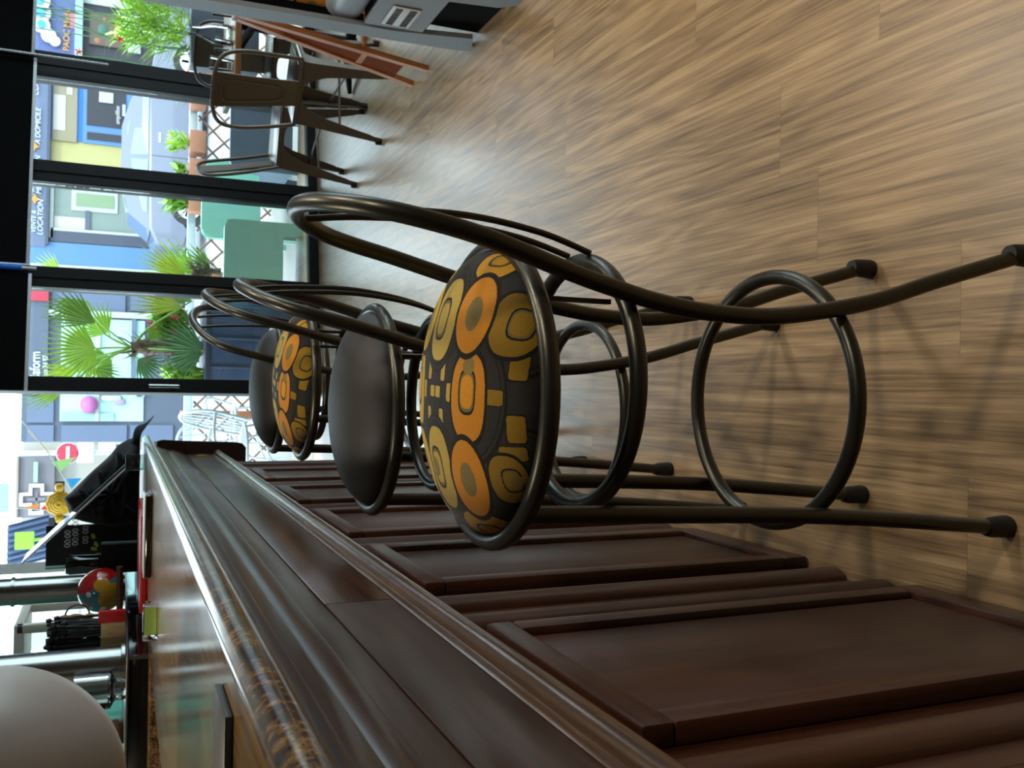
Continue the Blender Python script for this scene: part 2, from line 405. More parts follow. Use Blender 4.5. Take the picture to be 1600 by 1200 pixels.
# three roller blinds, half let down, with white bottom bars; two bead chains hang between them
def blind(s0, s1, zb, label):
    t = thing('roller_blind', label, 'blind', WM @ V((s0 + s1) / 2, -.10, zb), group='black roller blinds')
    b = MB(); b.box((s0, -.102, zb + .016), (s1, -.098, 2.30), M=WM); obj('blind_fabric', b, M['blind'], t)
    b = MB(); b.box((s0, -.107, zb), (s1, -.093, zb + .018), .003, M=WM); obj('bottom_bar', b, M['white_metal'], t)
    b = MB(); b.tube([WM @ V(s0, -.1, 2.32), WM @ V(s1, -.1, 2.32)], .03, 16); obj('roller', b, M['black_frame'], t)
blind(.665, 1.965, 1.698, 'wide black roller blind let down over the two middle windows')
blind(-.085, .605, 1.683, 'short black roller blind above the palm window beside the door')
blind(1.99, 3.0, 1.712, 'black roller blind above the window with the indigo sign')
def bead_chain(name, s, off, z0, z1, label, bead):
    b = MB(); n = int((z1 - z0) / .013)
    p = [WM @ V(s, off, z0 + (z1 - z0) * k / n) for k in range(n + 1)]
    r = [(.0085 if k % 2 else .006) for k in range(n + 1)]
    b.tube(p, r, 8)
    tag(obj(name, b, bead, None), label, 'blind chain')
bead_chain('bead_chain', 1.975, -.13, 1.30, 2.3, 'white looped bead chain hanging in front of a black post', M['white_metal'])
bd = thing('blind_cord', 'pale cord with a blue sleeve hanging between two black blinds', 'cord', WM @ V(.635, -.11, 1.66))
b = MB(); b.tube([WM @ V(.635, -.11, 1.66), WM @ V(.635, -.11, 2.3)], .009, 10); obj('cord', b, M['white_metal'], bd)
b = MB(); b.tube([WM @ V(.635, -.11, 1.735), WM @ V(.635, -.11, 1.85)], .014, 12); obj('sleeve', b, plain('blue_sleeve', '#1c6fd8', .4), bd)

# ---------------------------------------------------------------- the bar
bar = thing('bar_counter', 'long dark mahogany panelled bar with an oak top and granite edge', 'bar counter', (-.5, 2.0, 0))
BY0, BY1 = -1.2, 4.0
def strip(name, prof, y0, y1, mat, parent=bar, smooth=40):       # profile of (x, z) run along Y
    b = MB(); b.loft([[(x, y0, z) for x, z in prof], [(x, y1, z) for x, z in prof]]); return obj(name, b, mat, parent, smooth)
b = MB(); b.box((-.72, BY0, 1.055), (-.2655, 4.62, 1.1012)); obj('oak_top', b, M['oak_top'], bar)
def bull(cx, cz, rx, rz, x0, n=10):
    return [(x0, cz + rz)] + [(cx + rx * math.sin(PI * k / n), cz + rz * math.cos(PI * k / n)) for k in range(n + 1)] + [(x0, cz - rz)]
bp = bull(-.264, 1.0805, .0195, .0205, -.275)
strip('edge', bp, BY0, 4.60, M['granite']); 
strip('edge', [(-.86, 1.06), (-.72, 1.06), (-.72, 1.10), (-.86, 1.10)], BY0, 4.62, M['granite'])
b = MB(); b.box((-.262, 1.62, 1.06), (-.2453, 1.624, 1.1025)); 
strip('edge_band', [(-.285, 1.040), (-.270, 1.040), (-.268, 1.044), (-.268, 1.058), (-.270, 1.062), (-.285, 1.062)], BY0, 4.5, M['bar_wood'])
strip('fascia_board', [(-.33, 1.018), (-.276, 1.018), (-.273, 1.022), (-.273, 1.043), (-.276, 1.046), (-.33, 1.046)], BY0, 4.3, M['fascia_wood'])
strip('fascia_board', [(-.33, .984), (-.284, .984), (-.281, .988), (-.281, 1.013), (-.284, 1.017), (-.33, 1.017)], BY0, 4.2, M['fascia_wood'])
cove = [(-.284, .984), (-.287, .972), (-.292, .958), (-.298, .945), (-.302, .937)]
strip('cove_moulding', [(-.33, .984)] + cove + [(-.33, .937)], BY0, 4.15, M['fascia_wood'])
b = MB(); bz = M['fascia_wood']
for y0, y1 in ((BY0, 1.262), (1.264, 4.12)):
    b = MB(); b.box((-.33, y0, .838), (-.3005, y1, .9355), .002); obj('fascia_panel', b, bz, bar)
mp = [(-.33, .838), (-.300, .838), (-.2975, .834), (-.2975, .829)]
for k in range(11):
    a = PI / 2 - PI * k / 10; mp.append((-.2965 + .0165 * math.cos(a), .811 + .016 * math.sin(a)))
mp += [(-.299, .793), (-.33, .793)]
for y0, y1 in ((BY0, 1.335), (1.337, 4.1)): strip('half_round_moulding', mp, y0, y1, M['moulding'])
b = MB(); b.box((-.72, BY0, .0), (-.33, BY1, 1.054)); obj('carcass', b, M['bar_wood_up'], bar)
def frame_panel(y0, y1, z1=.757, z0=.003):
    x0, x1 = -.330, -.305; wbar = .036
    for nm, a, c in (('rail', (x0, y0, z1 - wbar), (x1, y1, z1)), ('rail', (x0, y0, z0), (x1, y1, z0 + wbar + .015)),
                     ('stile', (x0, y0, z0 + wbar + .015), (x1, y0 + wbar, z1 - wbar)), ('stile', (x0, y1 - wbar, z0 + wbar + .015), (x1, y1, z1 - wbar))):
        b = MB(); b.box(a, c, .005, 2); obj(nm, b, M['bar_wood'] if nm == 'rail' else M['bar_wood_up'], bar)
    b = MB(); b.box((x0, y0 + wbar, z0 + .051), (-.327, y1 - wbar, z1 - wbar))
    b.box((-.328, y0 + wbar + .006, z0 + .058), (-.315, y1 - wbar - .006, z1 - wbar - .008), .003); obj('panel', b, M['bar_wood_up'], bar)
FR = [(-.52, -.14), (.08, .47), (.722, 1.112), (1.372, 1.74), (1.90, 2.29), (2.48, 2.86), (3.08, 3.46)]
for y0, y1 in FR: frame_panel(y0, y1)
gaps = [(FR[i][1], FR[i + 1][0]) for i in range(len(FR) - 1)] + [(3.46, 4.0)]
for g0, g1 in gaps:
    for q in (.27, .72):
        y = g0 + (g1 - g0) * q
        b = MB(); prof = [(y + .030 * math.cos(PI * k / 10), -.331 + .019 * math.sin(PI * k / 10)) for k in range(11)]
        b.loft([[(x, yy, .004) for yy, x in prof], [(x, yy, .792) for yy, x in prof]]); obj('half_round_column', b, M['bar_wood_up'], bar, 50)
# dark end board with rounded corners and its brass plate
b = MB(); poly = [(-.36, .69), (-.275, .69), (-.258, .705), (-.252, .73), (-.245, .95), (-.240, 1.03), (-.246, 1.052), (-.36, 1.054)]
b.prism(poly, .03, Matrix(((1, 0, 0, 0), (0, 0, 1, 4.13), (0, 1, 0, 0), (0, 0, 0, 1)))); obj('end_board', b, plain('end_board_dark', '#24110c', .45), bar)
b = MB(); b.box((-.3006, 3.98, .86), (-.2985, 4.10, .90)); obj('brass_plate', b, M['brass'], bar)

# ---------------------------------------------------------------- bar stools
ORG, PALE, YEL, OCH, CHAR = '#d08a1e', '#bfa548', '#c9a71f', '#93731a', '#2d2c2a'
def oval(u, v, ang, su, sv, c=ORG): return (u, v, ang, su, sv, 2, [(.44, HOLE), (1.0, c), (1.15, BLK)])
def arch(u, v, su, sv, c=PALE, c2=None, pw=2.5, du=0.0, dv=0.0, hole=0.0):
    """arch motif: outer loop, an inner loop pushed to one side and a woven eye"""
    L = [(u, v, 0, su, sv, pw, [(1.0, c), (1.13, BLK)]), (u + du * su, v + dv * sv, 0, su * .52, sv * .52, 3.0, [(.72, c2 or c), (.86, '#74693a'), (1.0, BLK)])]
    if hole: L.append((u + du * 2.1 * su, v + dv * 2.1 * sv, 0, su * .24, sv * .34, 2, [(.99, HOLE), (1.0, HOLE), (1.01, c)]))
    return L
def blk(u, v, su, sv, c=OCH): return (u, v, 0, su, sv, 7, [(1.0, c), (1.12, BLK)])
def under(u, v, su, sv): return (u, v, 0, su, sv, 2, [(.90, CHAR), (.93, '#1b1a18'), (1.0, CHAR), (1.06, BLK)])
k_ = .001
mot = []
for s in (1, -1):
    mot += [under(.098, s * .150, .072, .075), under(-.098, s * .150, .070, .078), under(0, s * .088, .078, .066)]
    mot += [blk(.040, s * .168, .015, .012), blk(.003, s * .138, .009, .013), blk(-.032, s * .168, .016, .012), blk(-.062, s * .160, .009, .018)]
    mot += [blk(.031, s * .024, .015, .006, PALE), blk(-.032, s * .022, .014, .006, PALE), blk(.003, s * .046, .011, .008, PALE), blk(.002, s * .010, .007, .008, PALE)]
mot += [under(.095, 0, .066, .050), under(-.095, 0, .066, .050)]
mot += arch(.093, 0, .053, .037, du=0, dv=.18) + arch(-.095, 0, .053, .038, du=0, dv=.2, hole=1)
for s in (1, -1):
    mot += arch(.092, s * .150, .041, .036, OCH, dv=s * .22) + arch(-.096, s * .146, .032, .026, OCH, dv=s * .2, hole=1)
    mot += arch(.170, s * .072, .026, .034, '#cf9a24', du=.25) + arch(-.170, s * .068, .026, .044, '#cf9a24', du=-.25)
    mot += arch(0, s * .088, .052, .035, ORG if s < 0 else YEL, '#d9951f' if s < 0 else YEL, 2.5, du=.12) + [(.037, s * .088, 0, .011, .012, 2, [(1.0, HOLE)])]
    mot += [oval(.099, s * .077, s * -.10, .048, .0365, ORG if s < 0 else YEL), oval(-.100, s * .076, s * .12, .049, .0365, ORG if s < 0 else YEL)]
M['velvet'] = mat_fabric(mot)

def cushion_mesh(R=.178, h=.067, pw=.52, nr=44, na=96, wrinkle=0.0):
    mb = MB(); uvs = {}
    rs = [R * math.sin(PI / 2 * i / nr) for i in range(nr + 1)]
    arc = [0.0]; zz = [h]
    for i in range(1, nr + 1):
        z = h * max(0, 1 - (rs[i] / R) ** 2) ** pw; zz.append(z); arc.append(arc[-1] + math.hypot(rs[i] - rs[i - 1], z - zz[i - 1]))
    c = mb.bm.verts.new((0, 0, h)); uvs[c] = (0, 0); prev = None
    for i in range(1, nr + 1):
        ring = []
        for k in range(na):
            a = 2 * PI * k / na
            dz = wrinkle * math.sin(a * 9 + 2 * math.sin(a * 2)) * (rs[i] / R) ** 6 * (1 - (rs[i] / R) ** 8)
            v = mb.bm.verts.new((rs[i] * math.cos(a), rs[i] * math.sin(a), zz[i] + dz)); uvs[v] = (arc[i] * math.cos(a), arc[i] * math.sin(a)); ring.append(v)
        for k in range(na):
            if prev is None: mb.bm.faces.new((c, ring[k], ring[(k + 1) % na]))
            else: mb.bm.faces.new((prev[k], ring[k], ring[(k + 1) % na], prev[(k + 1) % na]))
        prev = ring
    low = []
    for rr, z in ((R * .985, -.012), (R * .9, -.018)):
        ring = []
        for k in range(na):
            a = 2 * PI * k / na; v = mb.bm.verts.new((rr * math.cos(a), rr * math.sin(a), z)); e = arc[-1] + .012; uvs[v] = (e * math.cos(a), e * math.sin(a)); ring.append(v)
        for k in range(na): mb.bm.faces.new((prev[k], ring[k], ring[(k + 1) % na], prev[(k + 1) % na]))
        prev = ring
    mb.bm.faces.new(list(reversed(prev)))
    lay = mb.bm.loops.layers.uv.new('UVMap')
    for f in mb.bm.faces:
        for lp in f.loops: lp[lay].uv = uvs[lp.vert]
    return mb

TR = .0108
PROF = [(.0, .218, .153), (.18, .170, .154), (.295, .135, .150), (.43, .111, .145), (.53, .110, .141), (.61, .119, .141), (.675, .132, .146),
        (.737, .146, .155), (.80, .163, .163), (.857, .178, .166), (.914, .190, .159), (.957, .199, .138), (.990, .207, .095), (1.008, .212, .048), (1.014, .2135, 0)]
def make_stool(label, seat_mat, group, wrinkle=0.0):
    t = thing('bar_stool', label, 'bar stool', (0, 0, 0), 0, group)
    P = [V(x, -wd, max(z, .012)) for z, x, wd in PROF] + [V(x, wd, max(z, .012)) for z, x, wd in reversed(PROF[:-1])]
    cur = catmull(P, 6)
    b = MB(); b.tube(cur, TR, 14); hoop = obj('back_hoop', b, M['gunmetal'], t, 60)
    for s in (-1, 1):
        b = MB(); b.tube(catmull([V(-.132, s * .136, .768), V(-.137, s * .137, .62), V(-.150, s * .139, .33), V(-.178, s * .143, .012)], 6), TR, 14)
        lg = obj('front_leg', b, M['gunmetal'], t, 60)
        b = MB(); b.lathe([(0, -.012), (.0155, -.012), (.0165, -.006), (.0150, .022), (.0125, .032), (0, .032)], (-.1765, s * .1428, .012), 16); obj('rubber_foot', b, M['rubber'], lg)
        b = MB(); b.lathe([(0, -.012), (.0155, -.012), (.0165, -.006), (.0150, .022), (.0125, .032), (0, .032)], (.2165, s * .1530, .012), 16); obj('rubber_foot', b, M['rubber'], hoop)
        # two thin back rods from the crown of the hoop down to the lower ring
        b = MB(); b.tube(catmull([V(.204, s * .040, .998), V(.212, s * .040, .93), V(.215, s * .038, .82), V(.203, s * .034, .72), V(.183, s * .030, .648)], 5), .0042, 8)
        obj('back_rod', b, M['gunmetal'], t, 60)
        b = MB(); b.box((.115, s * .098 - .006, .655), (.121, s * .098 + .006, .765)); obj('bracket', b, M['gunmetal'], t)
    def ring(name, z, r, cx=0.0, rt=TR):
        b = MB(); b.tube([V(cx + r * math.cos(2 * PI * k / 64), r * math.sin(2 * PI * k / 64), z) for k in range(64)], rt, 14, closed=True); return obj(name, b, M['gunmetal'], t, 60)
    ring('seat_ring', .770, .1855, -.002, .0112); ring('lower_ring', .645, .160, .014); ring('footrest_ring', .330, .178, -.004)
    mb = cushion_mesh(wrinkle=wrinkle)
    for v in mb.bm.verts: v.co.z += .774
    obj('seat_cushion', mb, seat_mat, t, 75)
    return t
st1 = make_stool('patterned yellow and orange velvet bar stool first in the row, its whole frame in view', M['velvet'], 'bar stools along the counter')
st2 = make_stool('plain black vinyl bar stool second in the row, between the two patterned seats', M['black_vinyl'], 'bar stools along the counter', .0016)
st1.location = (-.005, 1.085, 0); st1.rotation_euler = (0, 0, R_(-3))
st2.location = (-.040, 1.672, 0); st2.rotation_euler = (0, 0, R_(-12))
st3 = dup(st1, (.006, 2.375, 0), R_(-14), 'smaller looking patterned yellow bar stool third in the row, behind the black seat')
st4 = dup(st2, (-.01, 2.84, 0), R_(-25), 'black vinyl bar stool at the far end of the row by the door')

def atz(x, y, z):
    d = ray(x, y); t = (z - CAM_H) / d.z
    return Vector((d.x * t, d.y * t, z))
# ---------------------------------------------------------------- metal chairs and the table by the window
M['chair'] = mat_metal('aged_brown_steel', '#6a6156', .42); M['chair'].node_tree.nodes['Principled BSDF'].inputs['Metallic'].default_value = .45
M['chair_seat'] = mat_metal('worn_steel_seat', '#7d7773', .30)
M['table_wood'] = mat_wood('table_oak', '#6b4526', '#8f6238', '#b38553', (3, 40, 40), .35, .2, .1, .1)
def make_chair(label):
    t = thing('metal_chair', label, 'chair', (0, 0, 0), 0, 'metal cafe chairs at the window table')
    b = MB(); b.box((-.165, -.165, .425), (.175, .165, .445), .009, 3)
    b.box((-.13, -.13, .4445), (.14, .13, .447), .001); obj('seat', b, M['chair_seat'], t)
    for sx in (-1, 1):
        for sy in (-1, 1):
            tx, ty = sx * .152, sy * .150; fx, fy = sx * .205, sy * .175
            b = MB(); loops = []
            for f, wd in ((0, .125), (.06, .105), (.14, .082), (.28, .062), (.6, .044), (.86, .031), (.9, .026), (1, .025)):
                cx, cy, z = tx + (fx - tx) * f, ty + (fy - ty) * f, .428 * (1 - f)
                loops.append([(cx + sx * .006, cy + sy * .006, z), (cx + sx * .006 - sx * wd, cy + sy * .006, z), (cx + sx * .006 - sx * wd, cy + sy * .002, z), (cx + sx * .001, cy + sy * .001, z), (cx + sx * .002, cy + sy * .006 - sy * wd, z), (cx + sx * .006, cy + sy * .006 - sy * wd, z)])
            b.loft(loops); lg = obj('leg', b, M['chair'], t, 25)
            b = MB(); b.box((fx - .014, fy - .014, 0), (fx + .014, fy + .014, .03), .003); obj('leg_cap', b, M['rubber'], lg)
    n = 14
    for ax in range(4):
        poly = [(-.16, .43), (.16, .43)] + [(.15 - .30 * k / n, .335 + .078 * math.sin(PI * k / n) ** .55) for k in range(n + 1)]
        off = .158
        Mx = {0: Matrix(((0, 0, 1, off), (1, 0, 0, 0), (0, 1, 0, 0), (0, 0, 0, 1))), 1: Matrix(((0, 0, 1, -off), (1, 0, 0, 0), (0, 1, 0, 0), (0, 0, 0, 1))),
              2: Matrix(((1, 0, 0, 0), (0, 0, 1, off - .004), (0, 1, 0, 0), (0, 0, 0, 1))), 3: Matrix(((1, 0, 0, 0), (0, 0, 1, -off), (0, 1, 0, 0), (0, 0, 0, 1)))}[ax]
        b = MB(); b.prism(poly, .004, Mx); obj('apron', b, M['chair'], t, 20)
    for a, c in (((.17, .158, .21), (-.17, -.158, .21)), ((.17, -.158, .21), (-.17, .158, .21))):
        b = MB(); b.tube([a, c], .006, 8); obj('cross_brace', b, M['chair'], t)
    P = [V(-.150, -.165, .43), V(-.185, -.178, .56), V(-.215, -.186, .70), V(-.232, -.165, .79), V(-.240, -.10, .825), V(-.242, 0, .832)]
    P = P + [V(p.x, -p.y, p.z) for p in reversed(P[:-1])]
    b = MB(); b.tube(catmull(P, 6), .0095, 10); obj('back_hoop', b, M['chair'], t, 60)
    b = MB(); loops = []
    for z, x, wd in ((.44, -.165, .062), (.55, -.190, .066), (.68, -.218, .074), (.80, -.238, .082), (.828, -.242, .083)):
        loops.append([(x - .003, -wd, z), (x - .008, 0, z), (x - .003, wd, z), (x + .003, wd, z), (x - .001, 0, z), (x + .003, -wd, z)])
    b.loft(loops); sp = obj('splat', b, M['chair'], t, 40)
    b = MB(); L = [V(-.199, -.035, .54), V(-.223, -.045, .66), V(-.241, -.052, .765), V(-.247, -.03, .79), V(-.250, 0, .795)]
    L = L + [V(p.x, -p.y, p.z) for p in reversed(L[:-1])] + [V(-.193, .02, .515), V(-.195, 0, .51), V(-.193, -.02, .515)]
    b.tube(catmull(L, 3, True), .0035, 6, closed=True); obj('pressed_rib', b, M['chair'], sp)
    return t
ch = make_chair('brown metal cafe chair seen from behind, nearest the room, splat towards us')
ch.location = (1.51, 4.60, 0); ch.rotation_euler = (0, 0, R_(50))
dup(ch, (1.385, 5.16, 0), R_(-24), 'brown metal cafe chair seen edge on beside the window post')
dup(ch, (1.86, 5.47, 0), R_(248), 'brown metal cafe chair on the far side of the table, against the glass')

t = thing('cafe_table', 'square oak topped cafe table on a black iron base at the window', 'table', (1.90, 5.02, 0))
b = MB(); b.box((1.50, 4.72, .675), (2.30, 5.32, .705), .006); obj('table_top', b, M['table_wood'], t)
b = MB(); b.tube([(1.9, 5.02, .03), (1.9, 5.02, .675)], .028, 16); obj('column', b, M['black_frame'], t)
for k in range(4):
    a = PI / 4 + k * PI / 2
    b = MB(); b.tube([V(1.9, 5.02, .07), V(1.9 + .18 * math.cos(a), 5.02 + .18 * math.sin(a), .045), V(1.9 + .30 * math.cos(a), 5.02 + .30 * math.sin(a), .014)], [.03, .022, .014], 8); obj('foot', b, M['black_frame'], t)
    b = MB(); b.tube([V(1.9, 5.02, .58), V(1.9 + .14 * math.cos(a), 5.02 + .14 * math.sin(a), .64), V(1.9 + .24 * math.cos(a), 5.02 + .24 * math.sin(a), .668)], [.02, .014, .01], 8); obj('top_bracket', b, M['black_frame'], t)
def tumbler(name, loc, r, h, label, group=None):
    b = MB(); b.lathe([(0, 0), (r * .8, 0), (r * .82, .004), (r, h), (r * .93, h), (r * .76, .010), (0, .010)], loc, 24)
    o = obj(name, b, M['clear'], None, 50); tag(o, label, 'glass', group); return o
G = 'drinking glasses on the window table'
tumbler('drinking_glass', (1.60, 4.80, .706), .036, .11, 'tall tumbler at the near left of the table, closest to the chair splat', G)
tumbler('drinking_glass', (1.72, 4.86, .706), .034, .085, 'low tumbler second from the near left of the table group', G)
tumbler('drinking_glass', (1.66, 5.00, .706), .034, .085, 'low tumbler in the back row, left of the carafe', G)
cf = MB(); cf.lathe([(0, 0), (.05, 0), (.055, .02), (.052, .09), (.025, .15), (.022, .19), (.031, .205), (.028, .205), (.019, .188), (.022, .15), (.047, .09), (.05, .02), (0, .008)], (1.80, 4.94, .706), 24)
tag(obj('carafe', cf, M['clear'], None, 50), 'clear glass water carafe with narrow neck on the window table', 'carafe')
tumbler('drinking_glass', (1.88, 4.82, .706), .036, .10, 'tall tumbler right of the carafe on the window table', G)

# ---------------------------------------------------------------- tilted wooden stand leg in front of the table
M['orange_wood'] = mat_wood('copper_brown_wood', '#8a4a22', '#b87040', '#d0935c', (40, 40, 3), .4, .2, .1, .1)
t = thing('folding_stand', 'copper brown wooden folding stand leaning between bench and table', 'wooden stand', (1.6, 3.83, 0))
def plank(a, c, wx, wy):
    a, c = V(*a), V(*c)
    return [[(a.x - wx, a.y - wy, a.z), (a.x + wx, a.y - wy, a.z), (a.x + wx, a.y + wy, a.z), (a.x - wx, a.y + wy, a.z)], [(c.x - wx, c.y - wy, c.z), (c.x + wx, c.y - wy, c.z), (c.x + wx, c.y + wy, c.z), (c.x - wx, c.y + wy, c.z)]]
for xa, xb in ((1.378, 1.472), (1.90, 1.806)):
    b = MB(); b.loft(plank((xa, 3.80, 0), (xb, 3.78, .80), .011, .016)); obj('leg', b, M['orange_wood'], t)
    b = MB(); b.loft(plank((xa, 4.02, 0), (xb, 3.82, .80), .011, .016)); obj('leg', b, M['orange_wood'], t)
    b = MB(); b.box((xa + .025, 3.80, .26), (xa + .05, 3.97, .285)); obj('rung', b, M['orange_wood'], t)
b = MB(); b.tube([(1.40, 3.80, .28), (1.88, 3.80, .28)], .011, 10); obj('cross_bar', b, M['orange_wood'], t)
b = MB(); b.box((1.46, 3.765, .79), (1.818, 3.835, .815), .004); obj('top_bar', b, M['orange_wood'], t)
b = MB(); b.quad((1.400, 3.805, .12), (1.455, 3.80, .62), (1.462, 3.84, .62), (1.405, 3.985, .12)); 
b = MB(); b.loft([[(1.385, 3.81, .10), (1.391, 3.81, .10), (1.391, 4.0, .10), (1.385, 4.0, .10)], [(1.447, 3.79, .60), (1.453, 3.79, .60), (1.453, 3.87, .60), (1.447, 3.87, .60)]]); obj('side_panel', b, plain('red_brown_board', '#7a3a18', .8, spec=.1), t)

# ---------------------------------------------------------------- grey framed booth bench at the right
M['grey_frame'] = plain('grey_painted_frame', '#7f868c', .5, var=.03)
M['grey_cushion'] = plain('grey_leather', '#7c838b', .4, var=.03)
t = thing('booth_bench', 'grey framed booth bench with patterned back and grey seat cushion', 'bench', (1.6, 3.0, 0))
X0, X1 = 1.285, 1.303
def sidepoly(poly, mat, nm, x0=X0, x1=X1):
    b = MB(); b.prism(poly, x1 - x0, Matrix(((0, 0, 1, x0), (1, 0, 0, 0), (0, 1, 0, 0), (0, 0, 0, 1)))); return obj(nm, b, mat, t, 0)
sidepoly([(3.165, .03), (3.245, 0), (3.285, .0), (3.30, .04), (3.335, 1.15), (3.235, 1.15), (3.215, .30)], M['grey_frame'], 'back_post')
sidepoly([(2.72, .03), (2.76, 0), (2.83, 0), (2.87, .05), (2.90, .26), (2.90, .43), (2.78, .43)], M['grey_frame'], 'front_post')
sidepoly([(2.85, .215), (3.19, .215), (3.20, .425), (2.85, .425)], M['grey_frame'], 'side_rail', X0 + .002, X1)
b = MB(); b.box((1.303, 2.80, .20), (2.9, 3.22, .42)); obj('seat_base', b, plain('black_bench_base', '#101012', .6), t)
b = MB(); b.box((1.325, 2.80, .0), (2.9, 3.20, .20)); obj('shade_fill', b, plain('bench_shade_black', '#080706', .9, spec=.1), t)  # black block standing in for the shade under the seat, between the feet
b = MB(); b.box((1.305, 2.78, .425), (2.9, 3.27, .56), .045, 4); obj('seat_cushion', b, M['grey_cushion'], t, 40)
b = MB(); b.box((1.41, 3.385, .42), (2.9, 3.45, 1.2)); b.box((1.303, 3.235, .42), (1.335, 3.288, 1.15)); obj('back_board', b, plain('black_back_board', '#080809', .9, spec=.05), t)
b = MB(); bk = b; lay = None
b.box((1.352, 3.29, .44), (2.9, 3.384, 1.15), .025, 3)
lay = b.bm.loops.layers.uv.new('UVMap')
for f in b.bm.faces:
    for lp in f.loops: lp[lay].uv = ((lp.vert.co.x - 1.5) * .62, (lp.vert.co.z - .72) * .62)
obj('back_cushion', b, M['velvet'], t, 40)
b = MB(); b.box((X0 - .004, 3.00, .275), (X0, 3.165, .375), .002); vp = obj('vent_plate', b, M['white_metal'], t)
for zz in (.300, .350):
    for k in range(9):
        b = MB(); b.box((X0 - .006, 3.013 + k * .0165, zz - .012), (X0 - .0035, 3.022 + k * .0165, zz + .012)); obj('slot', b, M['black_frame'], vp)

# ---------------------------------------------------------------- things on and behind the bar
t = thing('service_counter', 'stone topped service counter joining the bar behind the oak top', 'counter', (-1.3, 3.9, 0))
b = MB(); b.box((-1.74, 3.02, 0), (-.87, 4.62, 1.06)); obj('cabinet', b, M['bar_wood_up'], t)
b = MB(); b.box((-1.74, 3.0, 1.06), (-.862, 4.64, 1.10), .006); obj('worktop', b, M['granite'], t)
t = thing('service_tray', 'low black fronted stainless drinks station on the service counter', 'drinks station', (-1.25, 3.9, 1.10))
b = MB(); b.box((-1.73, 3.16, 1.101), (-.872, 4.58, 1.160), .004); obj('body', b, M['black_gloss'], t)
b = MB(); b.box((-1.735, 3.150, 1.158), (-.868, 4.59, 1.166), .003); obj('rim', b, M['steel'], t)
b = MB(); b.box((-.880, 3.150, 1.101), (-.868, 3.162, 1.158)); obj('corner_post', b, M['steel'], t)
ZT = 1.166
def column(name, x, y, r, label):
    t = thing(name, label, 'column', (x, y, ZT), group='stainless columns behind the bar')
    b = MB(); b.lathe([(0, 0), (r, 0), (r, 1.55), (0, 1.55)], (x, y, ZT), 40); obj('tube', b, M['steel'], t, 60)
    b = MB(); b.lathe([(r, 0), (r + .012, 0), (r + .012, .012), (r, .014)], (x, y, ZT), 40); obj('base_flange', b, M['steel'], t, 40)
    return t
c1 = column('steel_column', at(100, 1049, 3.55).x, 3.55, .073, 'stainless column rising beside the beer glass, thicker of the two')
c2 = column('steel_column', at(100, 920, 4.47).x, 4.47, .058, 'stainless column rising behind the painted ceramic ball')
b = MB(); b.lathe([(.058, 0), (.064, 0), (.064, .012), (.058, .012)], (at(100, 920, 4.47).x, 4.47, 1.60), 40); obj('clamp_ring', b, M['steel'], c2, 40)
p = at(200, 1074, 3.22)
b = MB(); b.lathe([(0, 0), (.034, 0), (.036, .028), (.040, .034), (.060, .045), (.061, .15), (.056, .15), (.055, .052), (.03, .044), (0, .042)], (p.x, 3.22, ZT), 32)
tag(obj('beer_glass', b, M['clear'], None, 40), 'empty thick footed beer glass standing at the tray edge before the column', 'glass')
# horizontally striped stack of paper cups and brown loaf shape
def stripes(name, cols, step):
    t = NT(name); s = t.n('ShaderNodeSeparateXYZ'); tc = t.n('ShaderNodeTexCoord'); t.l(tc.outputs['Object'], s.inputs[0])
    f = t.math('FRACT', t.math('DIVIDE', s.outputs[2], step * len(cols)))
    return t.set(base=t.ramp(f, [(i / len(cols), c) for i, c in enumerate(cols)], 'CONSTANT'), rough=.6)
p = at(198, 1208, 3.25)
b = MB(); b.lathe([(0, 0), (.085, 0), (.105, .14), (.10, .142), (.082, .01), (0, .01)], (0, 0, 0), 36)
o = obj('striped_cup', b, stripes('striped_card', ['#ddd6b8', '#8a2b22', '#ddd6b8', '#6f8a22', '#ddd6b8', '#2a4a40'], .0118), None, 40); o.location = (p.x, 3.27, ZT); tag(o, 'paper tub with red, green and cream stripes on the drinks station', 'tub')
p = at(198, 1150, 3.75)
b = MB(); b.lathe([(0, 0), (.055, 0), (.068, .02), (.066, .05), (.045, .085), (.02, .098), (0, .10)], (p.x, 3.75, ZT), 28)
tag(obj('wooden_knob', b, plain('brown_wood_dome', '#7b5a34', .4, var=.15, scale=20), None, 60), 'brown rounded wooden dome behind the striped tub', 'wooden dome')
# painted ceramic ball
p = at(158, 922, 4.05)
t = thing('ceramic_ball', 'glossy ceramic ball painted red, blue and gold, behind the brass tap', 'ornament', (p.x, 4.05, ZT))
b = MB(); r = .088; b.lathe([(0, 0)] + [(r * math.sin(PI * k / 24), r - r * math.cos(PI * k / 24)) for k in range(2, 24)] + [(0, 2 * r)], (0, 0, 0), 40)
nt = NT('painted_ceramic'); v = nt.coord(); s = nt.n('ShaderNodeSeparateXYZ'); nt.l(v, s.inputs[0])
def disc(cx, cy, cz, rad):
    d = nt.n('ShaderNodeVectorMath', operation='DISTANCE'); nt.l(v, d.inputs[0]); d.inputs[1].default_value = (cx, cy, cz); return nt.math('LESS_THAN', d.outputs['Value'], rad)
cc = nt.mix(nt.math('GREATER_THAN', nt.math('ADD', s.outputs[0], nt.math('MULTIPLY', s.outputs[2], .5)), .078), lin('#2f7f92'), lin('#c01818'))
cc = nt.mix(disc(-.015, -.07, .045, .056), cc, lin('#b8922f')); cc = nt.mix(disc(.035, -.075, .085, .03), cc, lin('#c79a2c'))
for q in ((-.05, -.05, .12), (.0, -.07, .13), (-.06, -.06, .08)): cc = nt.mix(disc(*q, .012), cc, lin('#e9e6d6'))
cc = nt.mix(disc(-.045, -.06, .145, .022), cc, lin('#5d6468'))
nt.set(base=cc, rough=.12, coat=.6)
